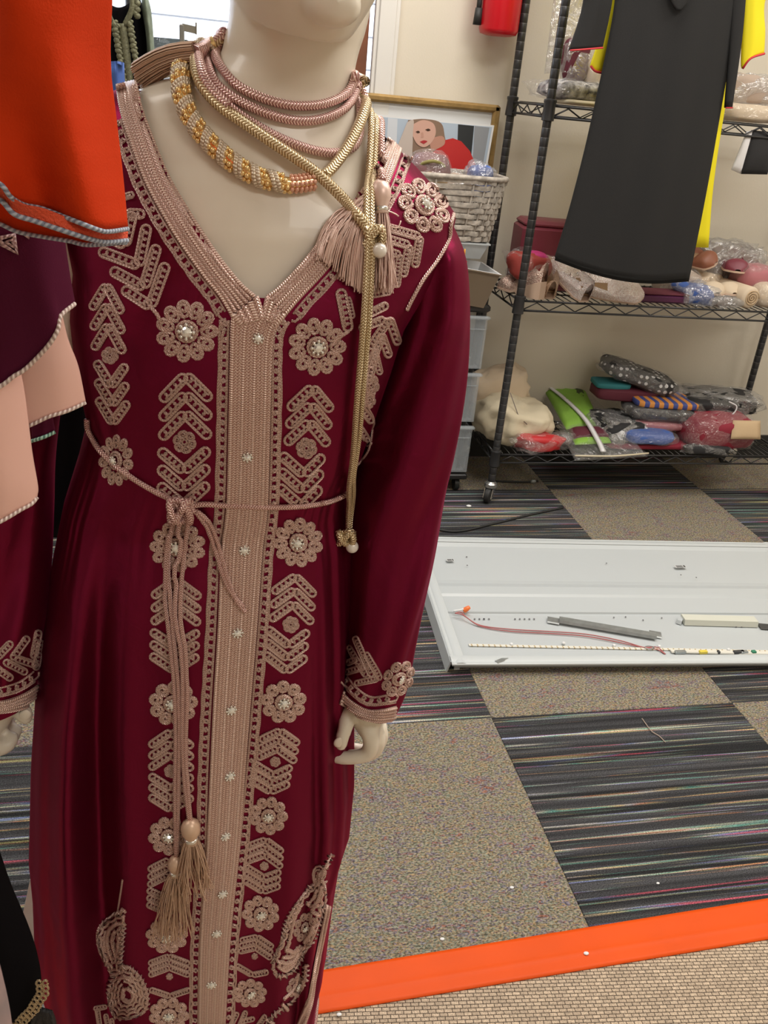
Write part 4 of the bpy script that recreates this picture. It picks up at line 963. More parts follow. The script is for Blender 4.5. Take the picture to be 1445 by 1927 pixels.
b = MB(); b.tube(sp([at(1180, -325, YD), at(1290, -375, YD), at(1410, -322, YD)], 8), .006, 8); b.tube(sp([at(1290, -375, YD), at(1290, -420, YD), at(1305, -440, 2.52), at(1310, -425, 2.59)], 5), .0025, 6); b.build('hanger', M['black_plastic'], bd)
yd = thing('yellow_dress', 'bright yellow dress hanging behind the black dress', 'dress', (1.3, YD + .05, .9), 0)
b, _ = sheet([[(1180, -310), (1400, -310)], [(1165, 0), (1403, 0)], [(1150, 180), (1365, 200)], [(1130, 330), (1343, 345)], [(1120, 460), (1333, 466)]], YD + .055, .006, .01, (.004, 6, 0), 24, 20); b.build('body_panel', M['yellow'], yd)
b, fl_ = sheet([[(1150, -60), (1172, -60)], [(1134, 50), (1164, 60)], [(1111, 124), (1120, 134), (1136, 138)]], YD + .035, .006, .006, (.001, 4, 0), 10, 14); b.build('sleeve', M['yellow'], yd); edge_cord(fl_[-1], .003, M['red_hem'], 'sleeve_hem', yd)
b, fl_ = sheet([[(1395, -80), (1470, -80)], [(1400, 0), (1440, 0)], [(1396, 110), (1440, 60)], [(1397, 129), (1412, 110), (1438, 101)]], YD + .035, .006, .01, (.002, 5, 0), 12, 14); b.build('sleeve', M['yellow'], yd); edge_cord(fl_[-1], .003, M['red_hem'], 'sleeve_hem', yd)
b = MB(); b.tube(sp([at(1185, -315, YD + .055), at(1290, -365, YD + .055), at(1405, -312, YD + .055)], 8), .006, 8); b.tube(sp([at(1290, -365, YD + .055), at(1293, -410, YD + .06), at(1300, -430, 2.56), at(1302, -415, 2.60)], 5), .0025, 6); b.build('hanger', M['black_plastic'], yd)

# ---- things by the window at top left
YK = 2.35
kf = thing('display_kaftan', 'black kaftan with sage green trim displayed by the window', 'kaftan', (-.35, YK, .9))
b, _ = sheet([[(195, 0), (225, 14), (262, -6)], [(170, 60), (230, 60), (278, 50)], [(170, 200), (285, 190)], [(170, 420), (300, 420)]], YK, .02, .05, (.006, 6, 0), 20, 16); b.build('body_panel', M['black_velvet'], kf)
M['sage'] = mat('sage_green_braid', (.22, .22, .13), .55, .1, bump=.8, bscale=350, var=.4, vscale=150)
def ribbon_px(name, pa, pb, Y, m, par, th=.004):
    a = sp([(x, y, 0) for x, y in pa], 6); c = sp([(x, y, 0) for x, y in pb], 6); b = MB(); n = min(len(a), len(c)); b.loft([[at(a[i].x, a[i].y, Y), at((a[i].x + c[i].x) / 2, (a[i].y + c[i].y) / 2, Y - th), at(c[i].x, c[i].y, Y), at(c[i].x, c[i].y, Y + th), at(a[i].x, a[i].y, Y + th)] for i in range(n)]); return b.build(name, m, par)
ribbon_px('placket_band', [(223, 44), (227, 90), (238, 160), (246, 260)], [(238, 44), (244, 90), (252, 160), (262, 260)], YK - .055, M['sage'], kf)
ribbon_px('neck_band', [(209, 25), (215, 38), (226, 46)], [(209, 36), (215, 47), (228, 56)], YK - .055, M['sage'], kf); ribbon_px('neck_band', [(243, -10), (243, 15), (230, 44)], [(252, -10), (252, 22), (238, 52)], YK - .055, M['sage'], kf)
for x0 in (215, 244):
    for k in range(13):
        c = at(x0 + k * 1.6, 46 + k * 10, YK - .056); b = MB(); b.ball(c, (.007, .005, .008), 7, 5, Matrix.Rotation(k, 3, 'Y')); b.ball(c + Vector((.004, 0, .006)), (.005, .004, .004), 6, 4); b.build('knot_trim', M['sage'], kf)
for k in range(6): b = MB(); b.ball(at(254 + (k % 2) * 4, 10 + k * 6 - 10, YK - .05), (.008, .005, .007), 7, 5); b.build('knot_trim', M['sage'], kf)
b, _ = sheet([[(266, -5), (278, -5)], [(268, 25), (284, 20)], [(275, 70), (288, 65)], [(278, 130), (292, 125)], [(280, 200), (290, 200)]], YK - .03, .02, .02, (.002, 5, 0), 10, 14); b.build('sleeve', mat('sage_lace', (.22, .27, .20), .7, bump=.8, bscale=120, var=.35, vscale=60), kf)
b = MB(); b.bbox(at(227, 29, YK - .03), (.014, .003, .028), .001); b.build('size_label', mat('mint_label', (.35, .48, .42), .6), kf, smooth=False)
b = MB(); b.cyl((at(250, 100, YK + .05).x, YK + .06, 0), (at(250, 100, YK + .05).x, YK + .06, 1.7), .014, 12); b.build('stand_pole', M['steel'], kf)
b, _ = sheet([[(205, 122), (222, 120), (232, 128)], [(205, 160), (234, 160)], [(205, 600), (245, 600)], [(215, 1085), (255, 1090)]], 2.10, .02, .02, (.003, 5, 0), 10, 10); t = b.build('blue_cloth', M['blue'], None); setp(t, 'royal blue cloth behind the orange sleeve edge', 'cloth')
dr = thing('display_rail', 'grey metal display arm standing in front of the window', 'display stand', (at(345, 90, 2.5).x, 2.5, 0))
p = at(342, 46, 2.5); b = MB(); b.bbox((p.x, 2.5, p.z / 2), (.012, .012, p.z), .002); b.build('upright', mat('grey_metal_post', (.22, .21, .18), .5, .3), dr, smooth=False)
q = at(369, 57, 2.5); d = at(343, 51, 2.5); b = MB(); b.loft([[v + Vector(w) for w in ((0, -.005, -.008), (0, .005, -.008), (0, .005, .008), (0, -.005, .008))] for v in (d, q)]); b.bbox(q + Vector((0, 0, .004)), (.004, .012, .026), .001); b.build('arm', M['gold_frame'] if False else mat('grey_metal_arm', (.24, .22, .17), .5, .3), dr, smooth=False)
b = MB(); b.bbox((p.x, 2.5, .012), (.25, .3, .024), .004); b.build('foot', M['steel'], dr, smooth=False)
b = MB(); b.bbox(at(308, 104, 2.93), (.15, .04, .028), .006); t = setp(b.build('flyer_tray', pm('pale_grey_card', (.52, .55, .54)), None, smooth=False), 'pale card box with red lettering on the window sill', 'box')
b = MB()
for k in range(4): b.box(at(298 + k * 4, 103, 2.905), (.004, .002, .010 if k % 2 else .007))
b.build('red_lettering', M['red'], t, smooth=False)
# ================================================================== MANNEQUIN
YS = .80


def side(pts, Y=YS):
    return sorted([((q := at(px, py, Y)).z, q.x) for px, py in pts])


def eval_mod(obj):
    dg = bpy.context.evaluated_depsgraph_get(); me = bpy.data.meshes.new_from_object(obj.evaluated_get(dg)); return me


def ering(z, xl, xr, yc, bf, bb, n, ex=.85, tilt=None):
    out = []; cx = (xl + xr) / 2; a = (xr - xl) / 2
    for k in range(n):
        t = 2 * math.pi * k / n; f = lambda v: math.copysign(abs(v) ** ex, v)
        s = math.sin(t); out.append(Vector((cx + a * f(math.cos(t)), yc + (bb if s > 0 else bf) * f(s), z)))
    return out


TL_ = side([(431, -20), (433, 0), (429, 45), (420, 76), (416, 100), (402, 120), (350, 138), (300, 150), (262, 160), (215, 200), (165, 260), (145, 340), (150, 500), (158, 640), (178, 785), (160, 900), (140, 1000), (150, 1120)])
TR_ = side([(702, -20), (694, 30), (684, 70), (670, 110), (664, 150), (667, 185), (684, 215), (712, 252), (755, 320), (790, 385), (790, 430), (745, 520), (735, 620), (690, 760), (648, 890), (655, 1000), (640, 1120)])
TB = [(.60, .085, .09), (.74, .095, .10), (.85, .078, .075), (.95, .085, .075), (1.02, .100, .08), (1.08, .102, .08), (1.14, .088, .078), (1.19, .066, .07), (1.22, .055, .06), (1.245, .050, .055), (1.27, .050, .052), (1.33, .050, .05)]
mb = MB(); rings = []
zs = [.64 + i * (1.335 - .64) / 60 for i in range(61)]
for z in zs:
    xl = itp(TL_, z)[0]; xr = itp(TR_, z)[0]; bf, bb = itp(TB, z); rings.append(ering(z, xl, xr, .80, bf, bb, 48, .9 if z < 1.18 else 1.0))
mb.loft(rings)
hc = at(594, -140, .765); hc = Vector((hc.x, .765, hc.z))
# head: skull + jaw, face turned a little to its left
chin = at(600, 57, .72)
Rh = Matrix.Rotation(math.radians(14), 3, 'Z')
rings = []
for j in range(21):
    v = j / 20; zz = chin.z + .004 + v * .215; t = v
    a = .078 * math.sin(math.pi * min(1, max(.0, (t * .86 + .115)))) ** .62 if t < .98 else .012
    a *= (.92 + .08 * min(1, t * 3)); bfr = .092 * math.sin(math.pi * min(1, t * .80 + .17)) ** .55; bbk = .100 * math.sin(math.pi * min(1, max(0, t * .88 + .07))) ** .8
    if t > .97: bfr = bbk = .02
    rings.append([Vector((.079, .775, zz)) + Rh @ Vector((a * math.copysign(abs(math.cos(q)) ** .95, math.cos(q)), (bbk if math.sin(q) > 0 else bfr) * math.copysign(abs(math.sin(q)) ** .95, math.sin(q)), .012 * (math.sin(q)) * (1 - t))) for q in [2 * math.pi * k / 36 for k in range(36)]])
mb.loft(rings)
HB = lambda x, y, z: Vector((.079, .775, chin.z)) + Rh @ Vector((x, y, z))
mb.tube([HB(0, -.088, .125), HB(0, -.096, .095), HB(0, -.108, .078)], [.006, .008, .010], 8); mb.ball(HB(0, -.098, .076), (.014, .012, .007))
mb.ball(HB(0, -.089, .052), (.020, .010, .005)); mb.ball(HB(0, -.087, .043), (.017, .010, .006)); mb.ball(HB(0, -.078, .016), (.022, .016, .016))
for s in (-1, 1):
    mb.ball(HB(s * .076, .008, .100), (.006, .016, .028)); mb.ball(HB(s * .031, -.078, .112), (.014, .009, .008)); mb.ball(HB(s * .031, -.080, .128), (.018, .008, .004))


def limb(pts, rad, n=12): mb.tube(sp(pts, 5), [itp([(i, r) for i, r in enumerate(rad)], k / 5)[0] for k in range(5 * (len(pts) - 1) + 1)], n)


# arms (image right = mannequin's left)
shR = at(785, 470, .80); elR = at(765, 850, .80); wrR = at(694, 1325, .755)
limb([at(700, 440, .80), shR, shR.lerp(elR, .5), elR, elR.lerp(wrR, .5), wrR, at(686, 1352, .75)], [.026, .036, .034, .030, .028, .020, .020])
shL = at(165, 440, .80); elL = at(20, 830, .80); wrL = at(-2, 1310, .755)
limb([at(230, 400, .80), shL, shL.lerp(elL, .5), elL, elL.lerp(wrL, .5), wrL, at(0, 1340, .75)], [.026, .036, .034, .030, .028, .020, .020])


def finger(pp, rr): q = sp(pp, 4); mb.tube(q, [itp([(i, r) for i, r in enumerate(rr)], k / 4)[0] for k in range(len(q))], 10); mb.ball(q[-1], rr[-1] * .98, 10, 8); mb.ball(q[0], rr[0], 8, 6)


# hand R : loosely closed fist, thumb down at left, index curling to left
mb.loft([[at(x, y, Y) for x, y, Y in r] for r in ([(655, 1322, .755), (688, 1330, .735), (722, 1335, .745), (728, 1325, .775), (700, 1318, .785), (665, 1316, .775)],
    [(652, 1352, .750), (684, 1356, .733), (716, 1362, .742), (722, 1356, .775), (700, 1350, .785), (668, 1346, .775)], [(676, 1385, .745), (690, 1392, .738), (712, 1392, .745), (716, 1386, .775), (704, 1380, .785), (686, 1380, .775)])])
finger([at(654, 1345, .745), at(650, 1368, .737), at(644, 1388, .733), at(642, 1402, .733)], [.0095, .0088, .0080, .0072])
finger([at(692, 1370, .742), at(699, 1396, .738), at(692, 1418, .738), at(668, 1425, .740), at(640, 1426, .744), at(622, 1421, .750)], [.0105, .0100, .0092, .0085, .0078, .0068])
finger([at(706, 1372, .758), at(712, 1396, .755), at(702, 1416, .757), at(678, 1422, .762), at(655, 1420, .770)], [.0100, .0094, .0088, .0080, .0070])
finger([at(714, 1368, .775), at(718, 1388, .775), at(708, 1406, .778), at(684, 1412, .785), at(668, 1406, .79)], [.0092, .0088, .0082, .0074, .0064])
finger([at(716, 1360, .790), at(718, 1376, .792), at(708, 1390, .796), at(690, 1392, .80)], [.0082, .0076, .0070, .0060])
# hand L (at left edge): thumb over curled fingers
mb.loft([[at(x, y, Y) for x, y, Y in r] for r in ([(-34, 1322, .755), (0, 1328, .735), (34, 1322, .745), (38, 1315, .775), (0, 1310, .785), (-26, 1315, .775)],
    [(-30, 1348, .750), (0, 1354, .735), (30, 1346, .745), (34, 1340, .775), (0, 1338, .785), (-20, 1340, .775)], [(-24, 1374, .748), (-4, 1380, .738), (10, 1372, .745), (12, 1366, .775), (0, 1364, .785), (-16, 1366, .775)])])
finger([at(30, 1330, .745), at(40, 1338, .738), at(46, 1344, .735), at(48, 1350, .735)], [.0098, .0095, .0090, .0080])
finger([at(-14, 1365, .742), at(-20, 1392, .738), at(-6, 1408, .738), at(14, 1402, .742), at(24, 1388, .748)], [.0105, .0098, .0090, .0083, .0072])
finger([at(-2, 1362, .758), at(-4, 1384, .755), at(6, 1396, .757), at(22, 1388, .764), at(30, 1374, .770)], [.0100, .0094, .0088, .0080, .0070])
finger([at(8, 1358, .775), at(8, 1376, .775), at(16, 1384, .78), at(28, 1376, .785)], [.0092, .0086, .0078, .0068])
finger([at(14, 1352, .79), at(16, 1366, .79), at(24, 1370, .795)], [.0082, .0074, .0064])
# legs and feet
for s, hx, kx, ax, tx in ((-1, -.035, -.085, -.150, -.185), (1, .095, .10, .09, .10)):
    limb([Vector((hx, .80, .70)), Vector(((hx + kx) / 2, .80, .55)), Vector((kx, .80, .40)), Vector(((kx * .6 + ax * .4), .815, .30)), Vector((ax, .83, .10)), Vector((ax, .825, .045))], [.072, .062, .044, .044, .026, .027])
    mb.loft([[Vector((ax + (tx - ax) * f + w * c, .855 - .19 * f, h * sn + .012 + .012)) for c, sn in ((-1, -1), (1, -1), (1.0, .2), (.55, 1), (-.55, 1), (-1, .2))] for f, w, h in ((0, .018, .012), (.12, .026, .022), (.35, .027, .024), (.65, .034, .016), (.88, .033, .011), (1.0, .018, .006))])
raw = mb.build('mannequin_raw', M['skin'])
md = raw.modifiers.new('r', 'REMESH'); md.mode = 'VOXEL'; md.voxel_size = .0030; md.use_smooth_shade = True
md = raw.modifiers.new('s', 'SMOOTH'); md.factor = .5; md.iterations = 7
me = eval_mod(raw); me.name = 'mannequin'; bpy.data.objects.remove(raw)
me.polygons.foreach_set('use_smooth', [True] * len(me.polygons))
man = thing('mannequin', 'cream plastic mannequin wearing the burgundy velvet kaftan', 'mannequin', (.02, .80, 0))
body = bpy.data.objects.new('body', me); COL.objects.link(body); child(body, man)
me.materials.clear(); me.materials.append(M['skin'])
bvm = BVHTree.FromPolygons([v.co.copy() for v in me.vertices], [tuple(p.vertices) for p in me.polygons])
def nail(px, py, Y, rx, ry, ang):
    b = MB(); d = Vector(ray(px, py)).normalized(); h = bvm.ray_cast(Vector(CAM), d)[0]
    if h is None: return
    b.ball(h + d * .0012, (rx, .0026, ry), 12, 8, Matrix.Rotation(ang, 3, 'Y')); b.build('thumb_nail', mat('nail_plastic', (.86, .78, .66), .2), man)
nail(638, 1397, .73, .0062, .0070, .3); nail(47, 1346, .73, .006, .007, .5)
b = MB(); b.bbox((-.075, .82, .006), (.30, .34, .010), .003); b.build('base_plate', mat('grey_glass_base', (.45, .48, .50), .2, .3), man, smooth=False)

# ================================================================== KAFTAN
DL = side([(250, 156), (200, 176), (150, 225), (122, 300), (112, 360), (122, 430), (138, 500), (134, 586), (145, 680), (166, 785), (150, 850), (122, 940), (102, 1040), (86, 1150), (70, 1290), (62, 1420), (58, 1590), (65, 1660), (68, 1740), (76, 1810), (92, 1860), (112, 1900)])
DR = side([(694, 229), (732, 264), (780, 312), (830, 368), (852, 400), (838, 450), (800, 520), (752, 600), (728, 680), (700, 765), (672, 850), (653, 905), (650, 935), (660, 1000), (664, 1150), (664, 1400), (664, 1460), (655, 1555), (636, 1612), (622, 1700), (612, 1780), (596, 1840), (592, 1900)])
DBf = [(.05, .125, .14), (.25, .120, .135), (.45, .112, .128), (.62, .104, .118), (.76, .098, .11), (.86, .090, .085), (.95, .100, .085), (1.02, .114, .09), (1.08, .114, .09), (1.14, .099, .088), (1.19, .077, .078), (1.215, .064, .070), (1.235, .057, .062), (1.25, .05, .055)]
DN = 300; rows_ = []
ztop = min(DL[-1][0], 1.2385); nz_ = 260
for j in range(nz_ + 1):
    zr = .08 + (ztop - .08) * j / nz_; ring = []
    for k in range(DN):
        t = 2 * math.pi * k / DN; c, s = math.cos(t), math.sin(t)
        hem = .105 + .05 * max(0, -c) ** 1.5 - .02 * max(0, c)
        z = zr + (hem - .08) * max(0, (.5 - zr) / .42)
        xl = itp(DL, z)[0]; xr = itp(DR, z)[0]; bf, bb = itp(DBf, z); cx = (xl + xr) / 2; a = (xr - xl) / 2
        ex = .80 if z < 1.1 else .80 + .15 * (z - 1.1) / .14; f = lambda v: math.copysign(abs(v) ** ex, v)
        A = max(0, min(1, (.92 - z) / .35)); sgn = min(1, abs(c) ** 1.2 + .12)
        x_ = c
        fold = A * (.0075 * math.sin(x_ * 9 + 1.2 * z * 2 + .8) * sgn + .0050 * math.sin(x_ * 21 + 2.1 + 3 * z) * sgn + .0035 * math.sin(t * 17 + z * 5))
        # belt gathers and armpit pulls
        g = math.exp(-((z - .865) / .05) ** 2); fold += -.004 * g + g * .0008 * math.sin(t * 44 + 4 * math.sin(t * 7))
        fold += .0018 * math.sin(t * 23 + z * 30) * max(0, min(1, (z - .88) / .1)) * max(0, min(1, (1.05 - z) / .1)) * abs(c)
        # long diagonal drape on the image-left of the skirt
        dl = (x_ + .42 + .30 * (z - .3)) ; fold -= .015 * A * math.exp(-(dl / .10) ** 2) * (s < 0)
        fold += .010 * A * math.exp(-((dl + .22) / .14) ** 2) * (s < 0)
        # deep folds on image-right hip down to the knee
        for fx, am, wd in ((.80, .012, .05), (.93, .010, .035), (.66, .006, .04)): fold -= am * A * math.exp(-((x_ - fx + .12 * (z - .4)) / wd) ** 2) * (s < 0)
        edge = min(1, abs(s) * 2.2)
        ring.append(Vector((cx + a * f(c), .80 + (bb if s > 0 else bf) * f(s) + 1.35 * (fold * edge if s > 0 else -fold * edge), z)))
    rows_.append(ring)


def inpoly(x, y, P):
    r = False; j = len(P) - 1
    for i in range(len(P)):
        if (P[i][1] > y) != (P[j][1] > y) and x < (P[j][0] - P[i][0]) * (y - P[i][1]) / (P[j][1] - P[i][1]) + P[i][0]: r = not r
        j = i
    return r


NL_IN = [(258, 158), (270, 205), (287, 252), (320, 332), (369, 415), (420, 490), (455, 533), (482, 556)]
NR_IN = [(728, 262), (712, 300), (690, 345), (650, 395), (605, 447), (562, 500), (522, 541), (500, 557)]
NL_OUT = [(221, 166), (232, 225), (247, 270), (277, 350), (325, 437), (378, 515), (412, 558), (434, 596)]
NR_OUT = [(752, 286), (738, 325), (722, 362), (690, 412), (648, 468), (602, 522), (562, 565), (537, 596)]
NM = lambda A, B, f=.16: [(a[0] + (b_[0] - a[0]) * f, a[1] + (b_[1] - a[1]) * f) for a, b_ in zip(A, B)]
VH = [(250, 60)] + NM(NL_IN, NL_OUT) + list(reversed(NM(NR_IN, NR_OUT))) + [(738, 60)]
VP = [(258, 60)] + [(v.x, v.y) for v in sp([(a, b_, 0) for a, b_ in NL_IN], 6)] + [(v.x, v.y) for v in sp([(a, b_, 0) for a, b_ in reversed(NR_IN)], 6)] + [(728, 60)]
keep = []
for j in range(nz_):
    for k in range(DN):
        k2 = (k + 1) % DN; q = (rows_[j][k] + rows_[j][k2] + rows_[j + 1][k] + rows_[j + 1][k2]) / 4
        if q.z > 1.0 and q.y < .80:
            px, py = proj(q)
            if inpoly(px, py, VH): continue
        keep.append((j * DN + k, j * DN + k2, (j + 1) * DN + k2, (j + 1) * DN + k))
kd = MB(); kd.add([p for r in rows_ for p in r], keep)
kaf = thing('kaftan', 'burgundy velvet kaftan with rose gold cord embroidery on mannequin', 'kaftan', (.02, .80, .1))
kd.build('dress_body', M['velvet'], kaf)


def sleeve_rows(L, Rr, Ys, dep):
    n = len(L); Ls = sp([(x, y, 0) for x, y in L], 6); Rs = sp([(x, y, 0) for x, y in Rr], 6); m = len(Ls); rings = []
    for i in range(m):
        t = i / (m - 1) * (n - 1); Y = itp([(k, v) for k, v in enumerate(Ys)], t)[0]; d = itp([(k, v) for k, v in enumerate(dep)], t)[0]
        A = at(Ls[i].x, Ls[i].y, Y); B = at(Rs[i].x, Rs[i].y, Y); c = (A + B) / 2; h = (B - A) / 2; ring = []
        for k in range(72):
            q = 2 * math.pi * k / 72; cs, sn = math.cos(q), math.sin(q)
            am = .35 + .65 * min(1, t / 3); fo = am * (.0035 * math.sin(q * 5 + t * .9) + .0022 * math.sin(q * 9 + 1.5 * t) + .0028 * math.sin(t * 2.2 + q * 2) * (t > 2))
            fo *= min(1, (n - 1 - t) / 1.5 + .12)
            ring.append(c + h * cs + Vector((0, (d + fo) * sn, 0)))
        rings.append(ring)
    return rings


SRL = [(758, 338), (740, 470), (742, 560), (722, 650), (700, 740), (674, 850), (655, 950), (650, 1050), (652, 1150), (655, 1230), (648, 1282), (641, 1306)]
SRR = [(815, 352), (866, 462), (877, 550), (876, 650), (866, 740), (850, 840), (832, 930), (815, 1030), (797, 1120), (779, 1210), (764, 1284), (745, 1330)]
sR = sleeve_rows(SRL, SRR, [.80, .80, .80, .80, .80, .80, .795, .785, .775, .765, .76, .757], [.016, .056, .058, .060, .062, .062, .060, .056, .050, .044, .040, .038])
b = MB(); b.loft(sR, caps=False); b.build('sleeve', M['velvet'], kaf)
kd.loft(sR, caps=False)
SLL = [(60, 350), (20, 430), (-10, 540), (-45, 700), (-70, 850), (-80, 960), (-90, 1050), (-95, 1130), (-90, 1210), (-80, 1282), (-70, 1320)]
SLR = [(150, 350), (146, 430), (138, 540), (120, 720), (104, 860), (101, 960), (97, 1060), (90, 1140), (80, 1200), (73, 1262), (68, 1300)]
sL = sleeve_rows(SLL, SLR, [.80, .80, .80, .80, .80, .795, .785, .775, .765, .76, .757], [.050, .056, .058, .060, .062, .060, .058, .052, .046, .042, .040])
b = MB(); b.loft(sL, caps=False); b.build('sleeve', M['velvet'], kaf)
kd.loft(sL, caps=False)
bvk = BVHTree.FromPolygons(kd.v, kd.f)
ORG = Vector(CAM)


def PJ(px, py, off=.0, skin=True):
    """the point of the garment seen at this place of the photograph, lifted off its surface"""
    d = Vector(ray(px, py)).normalized(); h, n, i, l = bvk.ray_cast(ORG, d)
    if h is None or h.y > (.86 if skin else .79):
        h2, n2, i2, l2 = bvm.ray_cast(ORG, d)
        if skin and h2 is not None and h2.y < .80: h, n = h2 - d * .006, n2
        else:
            h, n, i, l = bvk.find_nearest(at(px, py, .765)); h = at(px, py, h.y)
    if n.dot(d) > 0: n = -n
    return h + n * off


def PK(px, py, off=.0): return PJ(px, py, off, False)


def PM(px, py, off=.0):
    d = Vector(ray(px, py)).normalized(); h, n, i, l = bvm.ray_cast(ORG, d)
    if h is None or h.y > .9: return at(px, py, .800)
    if n.dot(d) > 0: n = -n
    return h + n * off


def mmpx(px, py): return (PJ(px, py) - ORG).length / F * 1.0 / 1.0 / math.sqrt(1 + ((px - CX) ** 2 + (py - CY) ** 2) / F ** 2)


class Emb:
    """cord embroidery drawn over the garment: every px polyline becomes a real cord lying on the cloth"""
    def __init__(s): s.b = MB()

    def cord(s, pts, rpx=2.6, closed=False, lift=.5):
        c = pts[len(pts) // 2]; k = mmpx(*c); r = rpx * k; s.b.tube([PJ(x, y, r * lift) for x, y in pts], r, 5, closed=closed)

    def bar(s, a, c, w, rp=2.9, taper=1.0):
        """a rounded bar outlined in cord and filled with looped cord"""
        ax, ay = a; bx, by = c; L = math.hypot(bx - ax, by - ay); ux, uy = (bx - ax) / L, (by - ay) / L; nx, ny = -uy, ux; w *= 1.08; rp = min(rp, w * .155); h = w / 2 - rp; o = []
        for k in range(7): q = math.pi / 2 + math.pi * k / 6; o.append((ax + ux * h * math.cos(q) + nx * h * math.sin(q) + ux * h, ay + uy * h * math.cos(q) + ny * h * math.sin(q) + uy * h))
        n = max(2, int(L / 14)); h2 = h * taper
        for k in range(1, n): t = k / n; hh = h + (h2 - h) * t; o.append((ax + ux * (h + (L - 2 * h) * t) - nx * hh, ay + uy * (h + (L - 2 * h) * t) - ny * hh))
        for k in range(7): q = -math.pi / 2 + math.pi * k / 6; o.append((bx + ux * h2 * math.cos(q) + nx * h2 * math.sin(q) - ux * h2, by + uy * h2 * math.cos(q) + ny * h2 * math.sin(q) - uy * h2))
        for k in range(n - 1, 0, -1): t = k / n; hh = h + (h2 - h) * t; o.append((ax + ux * (h + (L - 2 * h) * t) + nx * hh, ay + uy * (h + (L - 2 * h) * t) + ny * hh))
        s.cord(o, rp, True)
        m = max(2, int((L - 2 * h) / (h * 1.15))); z = []
        for k in range(m * 6 + 1):
            q = k / 6 * 2 * math.pi; t = h * .9 + (L - 1.8 * h) * k / (m * 6); rr = max(h - rp * .7, 1.0)
            z.append((ax + ux * (t + rr * .55 * math.sin(q)) + nx * rr * .74 * math.cos(q), ay + uy * (t + rr * .55 * math.sin(q)) + ny * rr * .74 * math.cos(q)))
        s.cord(z, rp * .95, lift=.35)

    def petal(s, cx, cy, ang, r0, r1, w, sy=1.0, sh=0.0, rp=2.3):
        """a coiled petal: cord laid in an inward spiral, broad and round at the outer end"""
        def T(a, d): x = a * math.cos(ang) - d * math.sin(ang); y = a * math.sin(ang) + d * math.cos(ang); return (cx + x + sh * y, cy + y * sy)
        L = (r1 - r0) / 2; hw = w / 2 * 1.08; m = r0 + L; turns = 2.4 if hw > rp * 2.6 else 1.5; o = []; n = int(12 * turns)
        for k in range(n + 1):
            q = 2 * math.pi * k / 12 + math.pi; f = max(.06, 1 - (k / n) * .98) if k > 11 else 1 - .06 * k / 12
            f = f if k <= 11 else (1 - .06) * (1 - (k - 11) / (n - 11) * .92); a = m + (L - rp) * math.cos(q) * f; d = (hw - rp * .8) * math.sin(q) * f * (1 + .22 * math.cos(q))
            o.append(T(a, d))
        s.cord(o, rp, False, .5)

    def ringlets(s, path, w, rp=1.9, side_=1):
        """one scalloped border: a row of little spirals between two fine cords"""
        P = sp([(x, y, 0) for x, y in path], step=3); L = 0; z = []; e1_ = []; e2_ = []
        for i in range(len(P) - 1):
            d = P[i + 1] - P[i]; l = d.length
            if l < 1e-6: continue
            t = d / l; n = Vector((-t.y, t.x, 0)) * side_; L += l; q = L / (w * .92) * 2 * math.pi
            z.append((P[i].x + t.x * w * .40 * math.sin(q) + n.x * w * .33 * math.cos(q), P[i].y + t.y * w * .42 * math.sin(q) + n.y * w * .33 * math.cos(q)))
            if i % 4 == 0: sc = w * .04 * math.sin(q); e1_.append((P[i].x + n.x * (w * .46 + sc), P[i].y + n.y * (w * .46 + sc))); e2_.append((P[i].x - n.x * w * .46, P[i].y - n.y * w * .46))
        rp *= 1.3; s.cord(z, rp); s.cord(e1_, rp * .9, lift=.3); s.cord(e2_, rp * .9, lift=.3)

    def build(s, name, mat_='rose', label=None): return s.b.build(name, M[mat_], kaf, label=label)


def gem(px, py, rpx, name='rhinestone', par=None, P=PJ, off=.0025):
    k = mmpx(px, py); c = P(px, py, off); n = (P(px, py, off + .01) - c).normalized(); Rm = n.to_track_quat('Z', 'Y').to_matrix(); b = MB(); r = rpx * k
    b.lathe(c, [(r * .60, -.001), (r * .66, r * .10), (r * .42, r * .38), (r * .12, r * .46)], 8, Rm); g = b.build(name, M['gem'], par or kaf, smooth=False)
    b = MB()
    for i in range(8): q = i * math.pi / 4; b.ball(c + Rm @ Vector((math.cos(q) * r * .82, math.sin(q) * r * .82, r * .05)), r * .24, 6, 4)
    if par is None: b.build('claw_ring', M['gembead'], g)
    else: b.build('claw_ring', M['gembead'], par)
    return g


def flower(x, y, rx, ry=None, n=10, rot=0.0, g=True, sh=0.0, name='embroidered_flower', skip=()):
    ry = ry or rx; e = Emb(); sy = ry / rx; rp = 3.3 * min(1, rx / 50 + .1)
    for k in range(n):
        if k in skip: continue
        e.petal(x, y, rot + 2 * math.pi * k / n, rx * .36, rx * .99, rx * .40 * 11 / n, sy, sh, rp)
    if g:
        for f in (.31, .20): e.cord([(x + rx * f * math.cos(q) + sh * ry * f * math.sin(q), y + ry * f * math.sin(q)) for q in [2 * math.pi * k / 14 for k in range(14)]], rp * 1.1, True, .9)
    o = e.build(name)
    if g: gem(x, y, max(rx * .27, 7), 'rhinestone', None, off=.004)
    return o


def mini(e, x, y, r, sy=1.0, n=6):
    for k in range(n): e.petal(x, y, .3 + 2 * math.pi * k / n, r * .22, r, r * .78, sy, 0, 2.0)
    e.cord([(x + r * .2 * math.cos(q), y + r * .2 * math.sin(q) * sy) for q in [2 * math.pi * k / 8 for k in range(8)]], 2.0, True)


